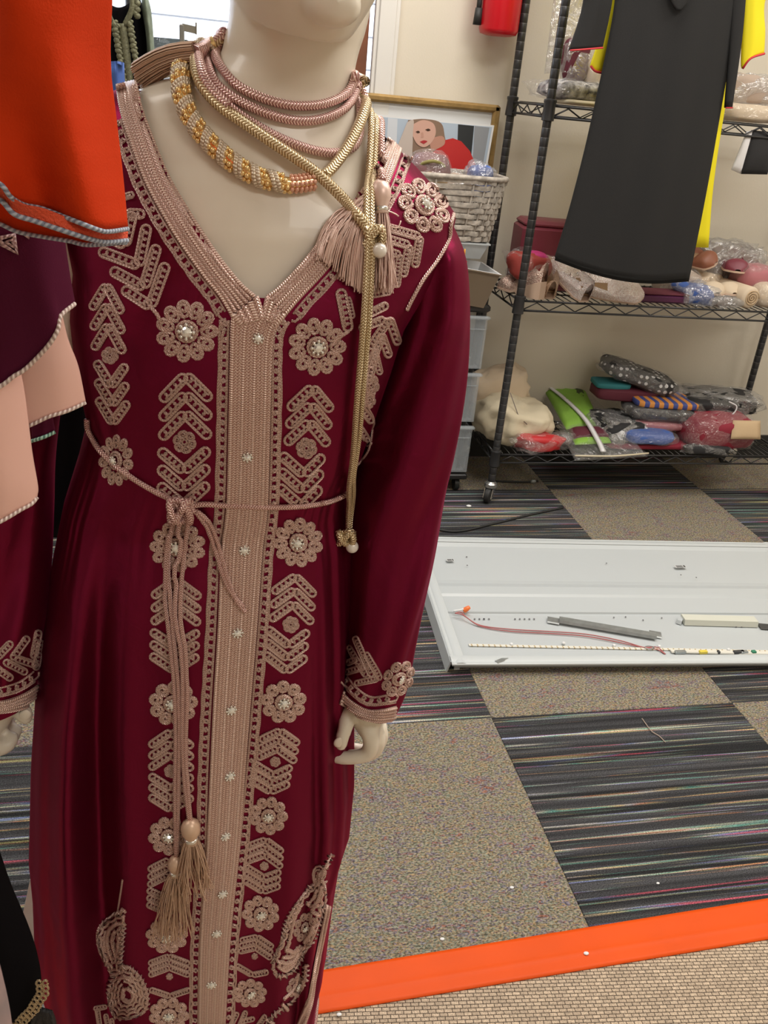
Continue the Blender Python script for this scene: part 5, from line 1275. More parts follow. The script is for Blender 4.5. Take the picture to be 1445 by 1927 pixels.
def stack(x0, y0, x1, y1, w, bw, ups=3, downs=3, skew=0.0, small=True, name='chevron_column', wr=None):
    """between two flowers: chevrons pointing up, a small flower, chevrons pointing down"""
    Lh = y1 - y0; wr = wr or w; X = lambda t: x0 + (x1 - x0) * t; Yy = lambda t: y0 + Lh * t
    fu = (.05, .18, .31)[:ups]; fd = (.71, .83, .95)[-downs:] if downs else ()
    for t in fu:
        e = Emb(); a = (X(t), Yy(t)); e.bar((X(t) - w, Yy(t + .17) - skew * w), a, bw); e.bar((X(t) + wr, Yy(t + .17) + skew * wr), a, bw); e.build('chevron')
    if small: e = Emb(); mini(e, X(.51), Yy(.51), min(w * .62, Lh * .085)); e.build('small_flower')
    for t in fd:
        e = Emb(); a = (X(t), Yy(t)); e.bar((X(t) - w, Yy(t - .15) - skew * w), a, bw); e.bar((X(t) + wr, Yy(t - .15) + skew * wr), a, bw); e.build('chevron')


# placket and neckline -------------------------------------------------
PL = [(436, 590), (434, 623), (431, 760), (426, 945), (416, 1034), (409, 1180), (401, 1310), (395, 1440), (388, 1600), (378, 1765), (375, 1935)]
PR = [(538, 590), (513, 640), (508, 760), (503, 945), (493, 1034), (483, 1180), (472, 1310), (461, 1440), (448, 1600), (431, 1765), (421, 1935)]


def ribbon(name, A, B, ncord, off=.0016, par=None, mats='rose', P=PJ, steps=6, rp=.62, flatm='rose_flat'):
    a = sp([(x, y, 0) for x, y in A], steps); c = sp([(x, y, 0) for x, y in B], steps); n = min(len(a), len(c)); b = MB(); nw = max(6, ncord)
    top = [[P(*(a[i].lerp(c[i], k / nw)).xy, off) for k in range(nw + 1)] for i in range(n)]
    rings = [r + [r[-1 - k] + Vector((0, .0014, 0)) for k in range(nw + 1)] for r in top]; b.loft(rings); base = b.build(name, M[flatm], par or kaf)
    for k in range(ncord):
        t = (k + .5) / ncord; pts = [P(*(a[i].lerp(c[i], t)).xy, off + .0004) for i in range(n)]; wpx = (a[n // 2] - c[n // 2]).length / ncord * mmpx(*a[n // 2].xy) * rp
        b = MB(); b.tube(pts, wpx, 6); b.build('braid_row', M['rose'] if k % 3 else M['rose_dk'], base)
    return base


ribbon('placket', PL, PR, 11, steps=8)
ribbon('neck_band', NL_OUT, NL_IN, 7, steps=6, P=PK); ribbon('neck_band', NR_OUT, NR_IN, 7, steps=6, P=PK)
ribbon('neck_band', [(434, 596), (440, 602), (450, 610)], [(486, 556), (492, 575), (498, 600)], 5, P=PK); ribbon('neck_band', [(537, 596), (530, 604), (520, 612)], [(500, 556), (496, 575), (492, 600)], 5, P=PK)
for pth, w, sd in (([(x - 13, y + 3) for x, y in NL_OUT[1:]], 19, 1), ([(x + 15, y + 7) for x, y in NR_OUT], 17, -1)):
    e = Emb(); e.ringlets(pth, w, 2.1, sd); e.build('spiral_border')
e = Emb(); e.ringlets([(x - 13 + (3 if y > 1500 else 0), y + 12) for x, y in PL], 17, 2.1); e.build('spiral_border')
e = Emb(); e.ringlets([(536, 602), (522, 640)] + [(x + 12 - (3 if y > 1500 else 0), y) for x, y in PR[2:]], 17, 2.1, -1); e.build('spiral_border')
for px, py in ((485, 635), (465, 856), (459, 1033), (446, 1188), (433, 1333), (430, 1457), (422, 1570), (417, 1678), (407, 1752), (398, 1848)): gem(px, py, 11 if py < 1500 else 10, 'rhinestone_button', off=.004)
# inner left column
fl_l = [(352, 623, 61, 61), (334, 1028, 55, 50), (326, 1323, 48, 44), (319, 1572, 42, 38), (314, 1760, 42, 34), (318, 1908, 40, 34)]
for i, (x, y, rx, ry) in enumerate(fl_l): flower(x, y, rx, ry, 11 if i < 2 else 9, .3 * i)
stack(350, 692, 345, 965, 46, 22, skew=-.02); stack(332, 1082, 328, 1270, 44, 18, skew=.02); stack(322, 1368, 322, 1530, 40, 17, skew=.02); stack(318, 1612, 315, 1722, 38, 14); stack(318, 1794, 320, 1878, 38, 12, downs=1)
# inner right column
fl_r = [(596, 652, 57, 57), (560, 1020, 49, 49), (533, 1320, 45, 42), (505, 1534, 38, 38), (490, 1718, 38, 36), (470, 1868, 34, 28)]
for i, (x, y, rx, ry) in enumerate(fl_r): flower(x, y, rx, ry, 11 if i < 2 else 9, .25 * i)
stack(588, 716, 565, 965, 44, 21, skew=.04, wr=36); stack(556, 1074, 538, 1272, 42, 18, skew=.08, wr=36); stack(528, 1368, 508, 1495, 38, 16, skew=.1, wr=34); stack(500, 1574, 494, 1682, 36, 14, skew=.15, wr=32); stack(484, 1758, 474, 1838, 32, 12, skew=.2, wr=30, downs=1)
# outer left column
stack(201, 522, 214, 810, 28, 19, skew=.12); flower(219, 866, 34, 52, 11, .2)
# outer right column
e = Emb(); e.bar((694, 655), (731, 600), 17); e.bar((748, 648), (731, 598), 18); e.build('chevron')
e = Emb(); e.bar((694, 690), (718, 628), 17); e.bar((731, 672), (716, 628), 17); e.build('chevron')
e = Emb(); e.bar((692, 722), (708, 656), 15); e.bar((714, 704), (704, 660), 14); e.build('chevron')
e = Emb(); mini(e, 697, 724, 17, 1.3); mini(e, 694, 752, 13, 1.4); e.build('small_flower')
e = Emb(); e.bar((676, 765), (699, 795), 15); e.build('chevron'); e = Emb(); e.bar((668, 795), (697, 838), 15); e.build('chevron')
e = Emb(); e.cord([(v.x, v.y) for v in sp([(688, 700, 0), (690, 760, 0), (702, 790, 0), (698, 835, 0), (688, 858, 0), (670, 876, 0), (655, 893, 0)], 6)], 2.4); e.build('side_cord')
# shoulders: image-left diagonal
for A_, V_, B2_ in (((232, 543), (284, 577), (313, 496)), ((210, 508), (272, 541), (296, 462)), ((188, 472), (262, 500), (277, 424)), ((180, 432), (236, 462), (250, 400))):
    e = Emb(); e.bar(A_, V_, 22); e.bar(B2_, V_, 22); e.build('chevron')
e = Emb(); e.bar((238, 402), (272, 404), 20); e.bar((232, 372), (252, 366), 14); e.cord([(284, 577), (297, 592), (305, 610)], 4); e.build('stem')
# shoulders: image-right
flower(797, 388, 50, 54, 9, .5, sh=.25)
for A_, V_, B2_, w in (((712, 424), (789, 446), (779, 502), 17), ((715, 446), (769, 462), (757, 520), 17), ((716, 468), (752, 480), (745, 540), 15)):
    e = Emb(); e.bar(A_, V_, w); e.bar(B2_, V_, w); e.build('chevron')
for A_, V_, B2_, w in (((640, 545), (655, 622), None, 21), ((654, 560), (663, 598), None, 12), ((728, 573), (684, 595), None, 17), ((722, 600), (676, 618), None, 17), ((735, 548), (690, 556), None, 14)):
    e = Emb(); e.bar(A_, V_, w); e.build('embroidered_bar')
e = Emb(); e.cord([(655, 622), (640, 632), (632, 645)], 4); e.build('stem')
e = Emb(); P_ = [(v.x, v.y) for v in sp([(852, 404, 0), (846, 425, 0), (843, 450, 0), (822, 488, 0), (795, 525, 0), (775, 560, 0), (763, 584, 0)], 8)]; e.cord(P_, 4.2); e.build('armhole_cord')
# cuffs
ribbon('cuff_band', [(645, 1300), (668, 1322), (700, 1336), (745, 1328)], [(638, 1324), (664, 1345), (698, 1357), (740, 1358)], 5, steps=6)
e = Emb(); e.ringlets([(648, 1278), (668, 1302), (700, 1320), (748, 1312)], 17, 2.0); e.build('spiral_border')
flower(750, 1277, 32, 36, 8, .3, sh=-.3)
for A_, V_ in (((668, 1198), (700, 1272)), ((655, 1215), (690, 1272)), ((688, 1228), (716, 1278)), ((650, 1266), (694, 1252)), ((668, 1286), (712, 1276)), ((652, 1248), (672, 1240))): e = Emb(); e.bar(A_, V_, 13, 2.0); e.build('embroidered_bar')
ribbon('cuff_band', [(-60, 1322), (0, 1318), (40, 1306), (69, 1288)], [(-62, 1340), (0, 1341), (40, 1335), (66, 1319)], 5, steps=6)
e = Emb(); e.ringlets([(-50, 1310), (0, 1302), (40, 1290), (70, 1268)], 17, 2.0); e.build('spiral_border')
for A_, V_ in (((72, 1186), (62, 1238)), ((52, 1198), (22, 1240)), ((22, 1208), (-5, 1238)), ((70, 1252), (28, 1238)), ((50, 1266), (8, 1244)), ((22, 1278), (-10, 1254)), ((76, 1205), (66, 1260))): e = Emb(); e.bar(A_, V_, 15, 2.1); e.build('embroidered_bar')
# paisleys near the hem


def paisley(outline, inner, name='paisley', wbeads=9, rings=()):
    e = Emb(); P = [(v.x, v.y) for v in sp([(x, y, 0) for x, y in outline], step=4)]
    z = []; L = 0
    for i in range(len(P) - 1):
        dx, dy = P[i + 1][0] - P[i][0], P[i + 1][1] - P[i][1]; l = math.hypot(dx, dy) + 1e-9; L += l; q = L / wbeads * 2 * math.pi
        z.append((P[i][0] - dy / l * 5 * math.cos(q) + dx / l * 3 * math.sin(q), P[i][1] + dx / l * 5 * math.cos(q) + dy / l * 3 * math.sin(q)))
    e.cord(z, 3.0); e.cord(P, 3.0, lift=.2); gx = sum(p[0] for p in P) / len(P); gy = sum(p[1] for p in P) / len(P)
    for f in rings: e.cord([(gx + (x - gx) * f + 2.5 * math.cos(i * 1.3), gy + (y - gy) * f + 2.5 * math.sin(i * 1.3)) for i, (x, y) in enumerate(P)], 3.0, lift=.4)
    for q in inner[: (99 if name == 'paisley' else 0)]:
        c = sp([(x, y, 0) for x, y in q], step=3); e.cord([(v.x + 4 * math.cos(i * 1.5), v.y + 4 * math.sin(i * 1.5)) for i, v in enumerate(c)], 2.4)
    for q in inner: e.cord([(v.x, v.y) for v in sp([(x, y, 0) for x, y in q], 5)], 3.6)
    return e.build(name)


paisley([(622, 1608), (600, 1655), (583, 1668), (558, 1700), (540, 1735), (528, 1775), (514, 1812), (524, 1836), (549, 1828), (568, 1800), (587, 1768), (599, 1735), (611, 1690), (607, 1656), (598, 1640)],
        [[(598, 1672), (590, 1690), (578, 1700), (594, 1706)], [(600, 1700), (588, 1712), (600, 1722)], [(566, 1700), (552, 1728), (545, 1760), (538, 1790)], [(530, 1800), (545, 1800), (560, 1785), (548, 1812), (530, 1818)], [(575, 1780), (560, 1795), (552, 1808)], [(536, 1785), (552, 1792), (566, 1780)], [(590, 1740), (584, 1758), (572, 1772)], [(606, 1665), (600, 1690), (590, 1706)], [(522, 1815), (536, 1826), (552, 1814)], [(520, 1806), (540, 1812), (556, 1800)]], rings=(.86,))
e = Emb(); e.petal(598, 1652, -1.35, -14, 26, 26); e.build('teardrop'); flower(573, 1744, 22, 30, 8, .3, sh=-.3)
paisley([(236, 1712), (206, 1727), (184, 1750), (186, 1785), (200, 1812), (216, 1836), (226, 1822), (230, 1785), (232, 1750), (233, 1725)],
        [[(222, 1735), (206, 1750), (202, 1775), (212, 1805)], [(218, 1750), (212, 1770), (220, 1800)], [(226, 1760), (224, 1790)]], rings=(.84, .62))
paisley([(216, 1830), (206, 1860), (206, 1888), (218, 1912), (245, 1914), (272, 1900), (276, 1870), (262, 1838), (240, 1818), (226, 1822)],
        [[(234, 1858), (232, 1878), (246, 1884), (252, 1868), (240, 1858)], [(224, 1840), (236, 1838), (250, 1846)]], rings=(.84, .68, .50))
e = Emb(); P_ = [(v.x, v.y) for v in sp([(231, 1655, 0), (226, 1690, 0), (222, 1715, 0)], 5)]; e.cord(P_, 1.8); e.build('stem')
for A_, V_ in (((176, 1898), (200, 1894)), ((182, 1898), (188, 1940)), ((198, 1908), (204, 1940)), ((210, 1916), (212, 1940))): e = Emb(); e.bar(A_, V_, 10, 1.9); e.build('embroidered_bar')
paisley([(576, 1815), (572, 1850), (548, 1885), (520, 1905), (496, 1935)], [[(560, 1830), (552, 1858), (532, 1880)], [(548, 1868), (560, 1872)], [(530, 1888), (540, 1900)], [(500, 1915), (516, 1925)]], 'scroll')
flower(556, 1856, 18, 22, 7, .2, sh=-.3)
for A_, V_ in (((446, 1905), (428, 1940)), ((462, 1902), (446, 1940)), ((478, 1916), (452, 1922)), ((500, 1910), (478, 1940))): e = Emb(); e.bar(A_, V_, 11, 1.9); e.build('embroidered_bar')
# side slit edging and hem edging
ribbon('side_edging', [(612, 1700), (600, 1760), (588, 1820), (584, 1845), (576, 1885), (556, 1935)], [(621, 1706), (610, 1765), (598, 1822), (592, 1846), (586, 1890), (572, 1935)], 2, flatm='rose_flat')
hemr = rows_[0]; b = MB(); b.tube([p + (p - Vector((.02, .8, p.z))).normalized() * .001 for p in hemr], .0028, 6, closed=True); b.build('hem_cord', M['rose_cord'], kaf)

# ================================================================== ROPE BELT
belt = thing('rope_belt', 'rose gold braided rope belt tied in a bow at waist', 'belt', (.03, .70, .86))


def rope(pts, rpx, m, par, name, off=None, P=PJ, steps=8, extra=(), pre=()):
    q = sp([(x, y, 0) for x, y in pts], steps); k = mmpx(*q[len(q) // 2].xy); r = rpx * k; b = MB()
    b.tube(list(pre) + [P(v.x, v.y, (off if off is not None else r)) for v in q] + list(extra), r, 8); b.build(name, M[m], par); return [P(v.x, v.y, (off if off is not None else r)) for v in q]


back = [Vector((.20, .85, .87)), Vector((.10, .905, .865)), Vector((-.03, .89, .868)), Vector((-.10, .85, .89))]
rope([(168, 788), (172, 812), (196, 852), (240, 890), (292, 922), (330, 940), (350, 950)], 5.5, 'rose_cord', belt, 'rope')
rope([(350, 950), (385, 946), (430, 948), (500, 951), (560, 950), (610, 943), (640, 932), (651, 924)], 5.5, 'rose_cord', belt, 'rope')
k0 = PJ(345, 950, .008); b = MB(); b.tube([k0 + Vector((.011 * math.sin(t * 2) * .8, -.004 - .004 * math.cos(t * 3), .012 * math.sin(t * 3) * .9)) for t in [i * .21 for i in range(31)]], .0034, 7); b.build('knot', M['rose_cord'], belt)
for dx in (-4.5, 4.5):
    rope([(350 + dx, 952), (338 + dx, 960), (326 + dx, 985), (319 + dx, 1040), (319 + dx, 1120), (326 + dx * .8, 1200), (334 + dx * .8, 1290), (336 + dx * .7, 1400), (335 + dx * .7, 1500), (335 + dx * .3, 1606)], 4.2, 'rose_cord', belt, 'hanging_strand', .006)
    rope([(352 + dx, 960), (345 + dx, 985), (338 + dx, 1060), (336 + dx, 1150), (346 + dx * .8, 1220), (349 + dx * .8, 1300), (348 + dx * .6, 1400), (353 + dx * .5, 1480), (359 + dx * .3, 1536)], 4.2, 'rose_cord', belt, 'hanging_strand', .007)
    rope([(355, 950 + dx * .3), (378 + dx * .5, 962 - dx * .3), (398 + dx, 1000 - dx * .3), (412 + dx, 1045), (424 + dx * .8, 1085), (440 + dx * .6, 1120 + dx), (459 + dx * .4, 1142 + dx)], 4.2, 'rose_cord', belt, 'bow_end', .006)


def tassel(par, top, bot, r0, r1, n, m, name='tassel', hang=None, sway=.004, seed=0, head=True):
    """head wrapped in thread over a skirt of separate threads; top, bot 3D"""
    rnd = random.Random(seed); d = (bot - top); L = d.length; d.normalize(); Rm = d.to_track_quat('Z', 'Y').to_matrix(); b = MB()
    if head:
        h = r0 * 2.6; b.lathe(top, [(r0 * .35, -h * .05), (r0 * .85, h * .12), (r0, h * .38), (r0 * .95, h * .60), (r0 * .62, h * .86), (r0 * .60, h * .98), (r0 * .74, h * 1.1)], 14, Rm)
        hd = b.build('tassel_head', M[m], par)
        b = MB(); b.lathe(top + d * h * .86, [(r0 * .66, 0), (r0 * .72, r0 * .1), (r0 * .72, r0 * .32), (r0 * .66, r0 * .42)], 14, Rm); b.build('wrapping', M['gembead'], hd); st = h * .95
    else: st = 0
    b = MB()
    for i in range(n):
        a = rnd.uniform(0, 6.283); q = math.sqrt(rnd.random()); e = Vector((math.cos(a) * q, math.sin(a) * q, 0)); ph = rnd.uniform(0, 6.28); Le = L * rnd.uniform(.86, 1.0); pts = []
        for k in range(9):
            t = k / 8; rr = r0 * .55 * (1 - t) + r1 * t ** .7; w = sway * t * math.sin(ph + t * 5 + i)
            pts.append(top + Rm @ (e * rr + Vector((w, w * .6 * math.cos(ph * 2), st + (Le - st) * t))))
        b.tube(pts, .00055, 3, caps=False)
    b.build(name, M[m], par)


tassel(belt, PJ(335, 1604, .007), PJ(328, 1745, .010), .0085, .022, 110, 'tassel2', seed=1)
tassel(belt, PJ(360, 1534, .008), PJ(366, 1668, .010), .0100, .021, 110, 'tassel2', seed=2)

# ================================================================== NECK CORDS AND NECKLACES
def neckpath(front, pre, post, off): return [Vector(p) for p in pre] + [PM(v.x, v.y, off) for v in sp([(x, y, 0) for x, y in front], 7)] + [Vector(p) for p in post]


NCX = .075
def behind(z0_, z1_, sx=1, ya=.86):  # arc behind the neck from image-right to image-left
    return [Vector((NCX + .071 * math.cos(t), .80 + .064 * math.sin(t), z0_ + (z1_ - z0_) * t / math.pi)) for t in [.15 + k * (math.pi - .3) / 10 for k in range(11)]]


nc = thing('braided_necklace', 'rose braided cords wound around the mannequin neck', 'necklace', (NCX, .74, 1.2))
def loopcord(front, off, r, m, par, name='cord_loop', z=None):
    f = [PM(v.x, v.y, off) for v in sp([(x, y, 0) for x, y in front], 7)]
    for _ in range(4): f = [f[0]] + [(f[i - 1] + f[i] * 2 + f[i + 1]) / 4 for i in range(1, len(f) - 1)] + [f[-1]]
    l, q = f[0], f[-1]; cx = (l.x + q.x) / 2; zz = lambda t: q.z + (l.z - q.z) * t
    bk_ = [Vector((q.x + .002, .825, zz(.1))), Vector((cx + .030, .862, zz(.35))), Vector((cx - .005, .868, zz(.5))), Vector((cx - .035, .860, zz(.65))), Vector((l.x - .001, .828, zz(.9)))]
    b = MB(); b.tube(sp(f[:-2:2] + [q] + bk_ + [l], 4), r, 9); b.build(name, M[m], par)


loopcord([(420, 60), (409, 90), (412, 118), (424, 142), (450, 166), (492, 186), (540, 199), (588, 200), (626, 190), (650, 168), (660, 140)], .0042, .0037, 'rose_cord', nc)
loopcord([(411, 74), (397, 105), (396, 135), (408, 162), (442, 188), (490, 211), (540, 227), (588, 229), (632, 215), (654, 192), (664, 158)], .0042, .0037, 'rose_cord', nc)
loopcord([(403, 88), (390, 118), (392, 152), (412, 182), (446, 214), (500, 250), (556, 276), (612, 291), (650, 286), (667, 270), (672, 235), (668, 180)], .0044, .0037, 'rose_cord', nc, z=(1.235, 1.262))
gc = thing('gold_cord_lariat', 'gold braided cord lariat crossing the chest with pearl ends', 'necklace', (.1, .72, 1.1))
def goldcord(pts, r, off, m='gold_cord', P=None, name='cord_strand', par=None):
    P = P or (lambda x, y, o: PM(x, y, o) if (inpoly(x, y, VP) or y < 160) else PJ(x, y, o)); f = []
    for v in sp([(a, b_, 0) for a, b_ in pts], 8): f.append(P(v.x, v.y, off))
    for _ in range(3): f = [f[0]] + [(f[i - 1] + f[i] * 2 + f[i + 1]) / 4 for i in range(1, len(f) - 1)] + [f[-1]]
    if pts[0][1] < 160:
        sg = -1 if pts[0][0] > 600 else 1; a = f[0]; f = sp([Vector((a.x + sg * .030, .866, a.z + .004)), Vector((a.x + sg * .004, .84, a.z + .004)), a], 5)[:-1] + f
    b = MB(); b.tube(f, r, 9); b.build(name, M[m], par or gc); return f
fA = goldcord([(416, 72), (392, 98), (378, 128), (378, 155), (392, 182), (424, 212), (470, 248), (520, 284), (566, 318), (610, 356), (646, 392), (674, 424), (690, 446)], .0045, .011)
goldcord([(420, 66), (396, 90), (383, 122), (386, 150), (400, 178), (432, 206)], .0042, .012, 'rose_cord')
goldcord([(664, 150), (672, 180), (670, 215), (658, 255), (640, 290), (622, 318), (604, 340)], .0045, .010)
fB = goldcord([(666, 150), (676, 178), (682, 220), (683, 280), (682, 340), (681, 400), (683, 470), (677, 560), (668, 650), (660, 730), (651, 820), (643, 910), (637, 1002)], .0027, .010)
fB2 = goldcord([(670, 150), (684, 180), (691, 220), (692, 280), (691, 340), (690, 400), (691, 470), (686, 560), (677, 650), (668, 730), (659, 820), (650, 910), (642, 1002)], .0027, .010)
goldcord([(668, 140), (680, 165), (692, 200), (697, 240), (699, 290), (704, 330), (706, 352)], .0032, .012, 'rose_cord')
for (kx, ky, px, py, rr) in ((694, 450, 702, 472, .0058), (636, 1012, 641, 1029, .0062)):
    c = PJ(kx, ky, .010 if ky < 600 else .008); b = MB(); b.tube([c + Vector((rr * 1.25 * math.sin(t * 2.0), -rr * .5 * math.cos(t * 3), rr * 1.2 * math.sin(t * 3 + .5))) for t in [i * .2 for i in range(33)]], rr * .55, 7); kn = b.build('end_knot', M['gold_cord'], gc)
    b = MB(); b.ball(PJ(px, py, .012), rr * 1.05, 18, 12); b.build('pearl', M['pearl'], gc)
# tassels on the image-right of the neckline and the one on the left shoulder
tf = thing('shoulder_tassels', 'rose silk tassels hanging over the right neckline', 'tassel', (.13, .72, 1.12))
tassel(tf, PJ(704, 352, .010), PJ(711, 552, .010), .0088, .010, 90, 'tassel', seed=5, sway=.002)
rnd = random.Random(3); b = MB()
for i in range(230):
    u = rnd.random(); tx = 676 + u * 12; ty = 372 + rnd.random() * 20; ex = 588 + u * 96 + rnd.uniform(-5, 5); ey = 478 + u * 66 + rnd.uniform(-8, 6) + (10 if u > .5 else 0); dp = rnd.uniform(.003, .010); pts = []
    bulge = (1 - u) * 26
    for k in range(8):
        t = k / 7; x = tx + (ex - tx) * t ** 1.15 - bulge * math.sin(math.pi * t) * .8; y = ty + (ey - ty) * t - bulge * .3 * math.sin(math.pi * t) + 2 * math.sin(i + t * 6)
        pts.append(PJ(x, y, dp * (1 - .3 * t)) if not inpoly(x, y, VP) else PM(x, y, dp + .003))
    b.tube(pts, .0007, 3, caps=False)
b.build('tassel_fringe', M['tassel'], tf)
for q in ([(742, 412), (722, 404), (706, 412), (716, 424), (738, 432), (746, 420)], [(640, 402), (620, 418), (608, 440), (612, 458)], [(655, 392), (628, 402), (612, 424)]): b = MB(); b.tube([PJ(v.x, v.y, .007) for v in sp([(x, y, 0) for x, y in q], 5)], .0006, 4); b.build('loose_thread', M['tassel'], tf)
ts = thing('neck_tassel', 'tan and rose tassel lying over the left shoulder', 'tassel', (-.06, .8, 1.26))
rnd = random.Random(9); b = MB(); A0 = at(372, 100, .775); A1 = at(262, 145, .80); ax_ = (A1 - A0).normalized(); Rm = ax_.to_track_quat('Z', 'Y').to_matrix()
for i in range(260):
    a = rnd.uniform(0, 6.283); q = math.sqrt(rnd.random()); pts = []
    for k in range(6): t = k / 5; rr = (.0085 + .0025 * t); pts.append(A0.lerp(A1, t * rnd.uniform(.985, 1.0)) + Rm @ Vector((math.cos(a) * q * rr, math.sin(a) * q * rr, 0)) + Vector((0, 0, .004 * math.sin(t * 3.1))))
    b.tube(pts, .0006, 3, caps=False)
b.build('tassel_threads', M['tassel2'], ts)
b = MB(); b.tube([at(392, 76, .80), at(382, 92, .785), A0.lerp(A1, .06)], [.003, .005, .0075], 10); b.build('tassel_head', M['rose_cord'], ts)
# beaded necklace
bn = thing('beaded_necklace', 'gold beaded necklace with twisted ivory cord around the neck', 'necklace', (.04, .73, 1.15))
NP = [(404, 80), (386, 88), (364, 104), (350, 124), (346, 150), (347, 180), (354, 208), (370, 240), (392, 268), (420, 295), (452, 320), (486, 338), (520, 347), (552, 351), (584, 347)]
nb = [PM(v.x, v.y, .0062) if v.y > 128 else None for v in sp([(x, y, 0) for x, y in NP], step=2.0)]
vv = sp([(x, y, 0) for x, y in NP], step=2.0); first = next(i for i, p in enumerate(nb) if p is not None)
for i in range(first): t = i / first; nb[i] = at(vv[i].x, vv[i].y, .80 + (nb[first].y - .80) * t)
for _ in range(6): nb = [nb[0]] + [(nb[i - 1] + nb[i] * 2 + nb[i + 1]) / 4 for i in range(1, len(nb) - 1)] + [nb[-1]]
b = MB(); b.tube(nb, .0052, 8); b.build('core_cord', M['goldbead'], bn)
Ls = [0]
for p, q in zip(nb, nb[1:]): Ls.append(Ls[-1] + (q - p).length)
def onb(s):
    i = min(len(nb) - 2, next((k for k in range(len(nb) - 1) if Ls[k + 1] >= s), len(nb) - 2)); t = (s - Ls[i]) / (Ls[i + 1] - Ls[i] + 1e-9); p = nb[i].lerp(nb[i + 1], t); d = (nb[min(i + 3, len(nb) - 1)] - nb[max(i - 3, 0)]).normalized(); n = Vector((0, -1, 0)); n = (n - d * n.dot(d)).normalized(); return p, d, n, d.cross(n)
tot = Ls[-1]; per = .0150; k = 0; s0 = .002
while s0 + per < tot - .006:
    for dd in (-.0012, .0024):
        b = MB(); pts = []
        for j in range(13): a = -math.pi * .62 + j / 12 * math.pi * 1.24; p, d, n, m_ = onb(s0 + dd + .0045 + .0058 * (j / 12 - .5) * 2); pts.append(p + (n * math.cos(a) + m_ * math.sin(a)) * .0062)
        b.tube(pts, .0021, 6); b.build('twist_wrap', M['ivory_cord'], bn)
    b = MB()
    for j in range(4):
        for r_ in range(2): a = -1.2 + j * .8; p, d, n, m_ = onb(min(tot, s0 + .0092 + r_ * .0036 + .0022 * (j - 1.5))); b.ball(p + (n * math.cos(a) + m_ * math.sin(a)) * .0062, .0021, 8, 6)
    b.build('bead_cluster', M['goldbead'], bn); s0 += per; k += 1
b = MB()
for j in range(5):
    for r_ in range(6): a = -1.4 + j * .7; p, d, n, m_ = onb(min(tot, tot - .0175 + r_ * .0035)); b.ball(p + (n * math.cos(a) + m_ * math.sin(a)) * .0058, .0019, 8, 6)
b.build('pink_bead_cluster', M['crystal'], bn, label='pink crystal bead cluster at the necklace end')

# ================================================================== GARMENTS AT THE LEFT
og = thing('orange_sleeve', 'orange red sleeve with blue grey corded hem, top left', 'garment', (-.15, .5, 1.2))
H1 = [(-120, 300), (-60, 322), (0, 345), (20, 369), (46, 385), (80, 392), (133, 412), (186, 432), (206, 435), (241, 430)]
H2 = [(-120, 340), (-60, 355), (0, 375), (27, 402), (66, 415), (116, 432), (166, 448), (200, 455), (240, 452)]
H3 = [(-120, 385), (-60, 400), (0, 420), (33, 435), (83, 445), (133, 453), (166, 460), (238, 455)]
YO = .50
rows = [[(-200, -420), (0, -440), (190, -400)], [(-140, -150), (60, -150), (216, -140)], [(-125, 0), (60, 0), (211, 0)], [(-120, 110), (60, 118), (208, 118)], [(-120, 210), (60, 225), (219, 222)], [(-120, 260), (60, 320), (232, 335)], H1]
wfo = lambda u, v: .009 * math.sin((u * 2.2 - v * 1.1) * 5 + .6) * v
b, fr = sheet(rows, YO, .0015, .045, (.005, 7, .4), 44, 40, wf=wfo); b.build('front_panel', M['orange'], og); edge_cord(fr[-1], .0012, M['blue_cord'], 'edge_cord', og)
b, fr2 = sheet([H1, [((a[0] + c[0]) / 2, (a[1] + c[1]) / 2) for a, c in zip([H1[0], H1[1], H1[2], H1[3], H1[4], H1[5], H1[6], H1[7], H1[9]], H2)], H2], YO, .0015, .045, (.005, 7, .4), 44, 8); b.build('hem_band', M['orange_thread'], og); edge_cord(fr2[-1], .0013, M['blue_cord'], 'edge_cord', og)
b, fr3 = sheet([[(-150, -150), (214, -140)], [(-120, 0), (206, 0)], [(-120, 210), (214, 222)], H3], YO + .02, .0015, -.02, (.003, 6, .4), 36, 20); b.build('back_panel', M['orange'], og); edge_cord(fr3[-1], .0013, M['blue_cord'], 'edge_cord', og, (0, -.002, 0))
b = MB(); b.tube([at(x, y, YO - .012) for x, y in ((-2, -150), (-1, 0), (0, 150), (1, 345))], .0013, 6); b.build('seam_cord', M['blue_cord'], og)
# plum layer
pg = thing('plum_sleeve', 'plum sleeve edged in cream twisted cord below the orange sleeve', 'garment', (-.15, .6, 1.0))
HP = [(-150, 800), (-70, 762), (0, 727), (25, 708), (50, 692), (90, 651), (110, 618), (114, 594), (141, 571)]
b, fr = sheet([[(-200, 60), (110, 60)], [(-180, 300), (118, 300)], [(-160, 430), (0, 430), (120, 430)], [(-160, 520), (0, 520), (131, 515)], HP], .62, .002, .04, (.006, 6, 1.0), 44, 32); b.build('panel', M['plum'], pg); edge_cord(fr[-1], .0015, M['cream_cord'], 'edge_cord', pg)
bvp = BVHTree.FromPolygons(b.v, b.f)
M['pinkcord'] = cord_mat('mauve_pink_cord', (.70, .50, .50), (.40, .25, .27), .003, .2, .45, braid=False)
def PP(px, py, off): d = Vector(ray(px, py)).normalized(); h = bvp.ray_cast(ORG, d)[0]; return (h if h else at(px, py, .585)) - d * off
for pth in ([(0, 448), (26, 442), (31, 476), (4, 460)], [(10, 455), (22, 450), (25, 464)], [(40, 438), (54, 446), (56, 438)]): b = MB(); b.tube([PP(x, y, .0015) for x, y in pth], .0016, 6, closed=True); b.build('cord_motif', M['pinkcord'], pg)
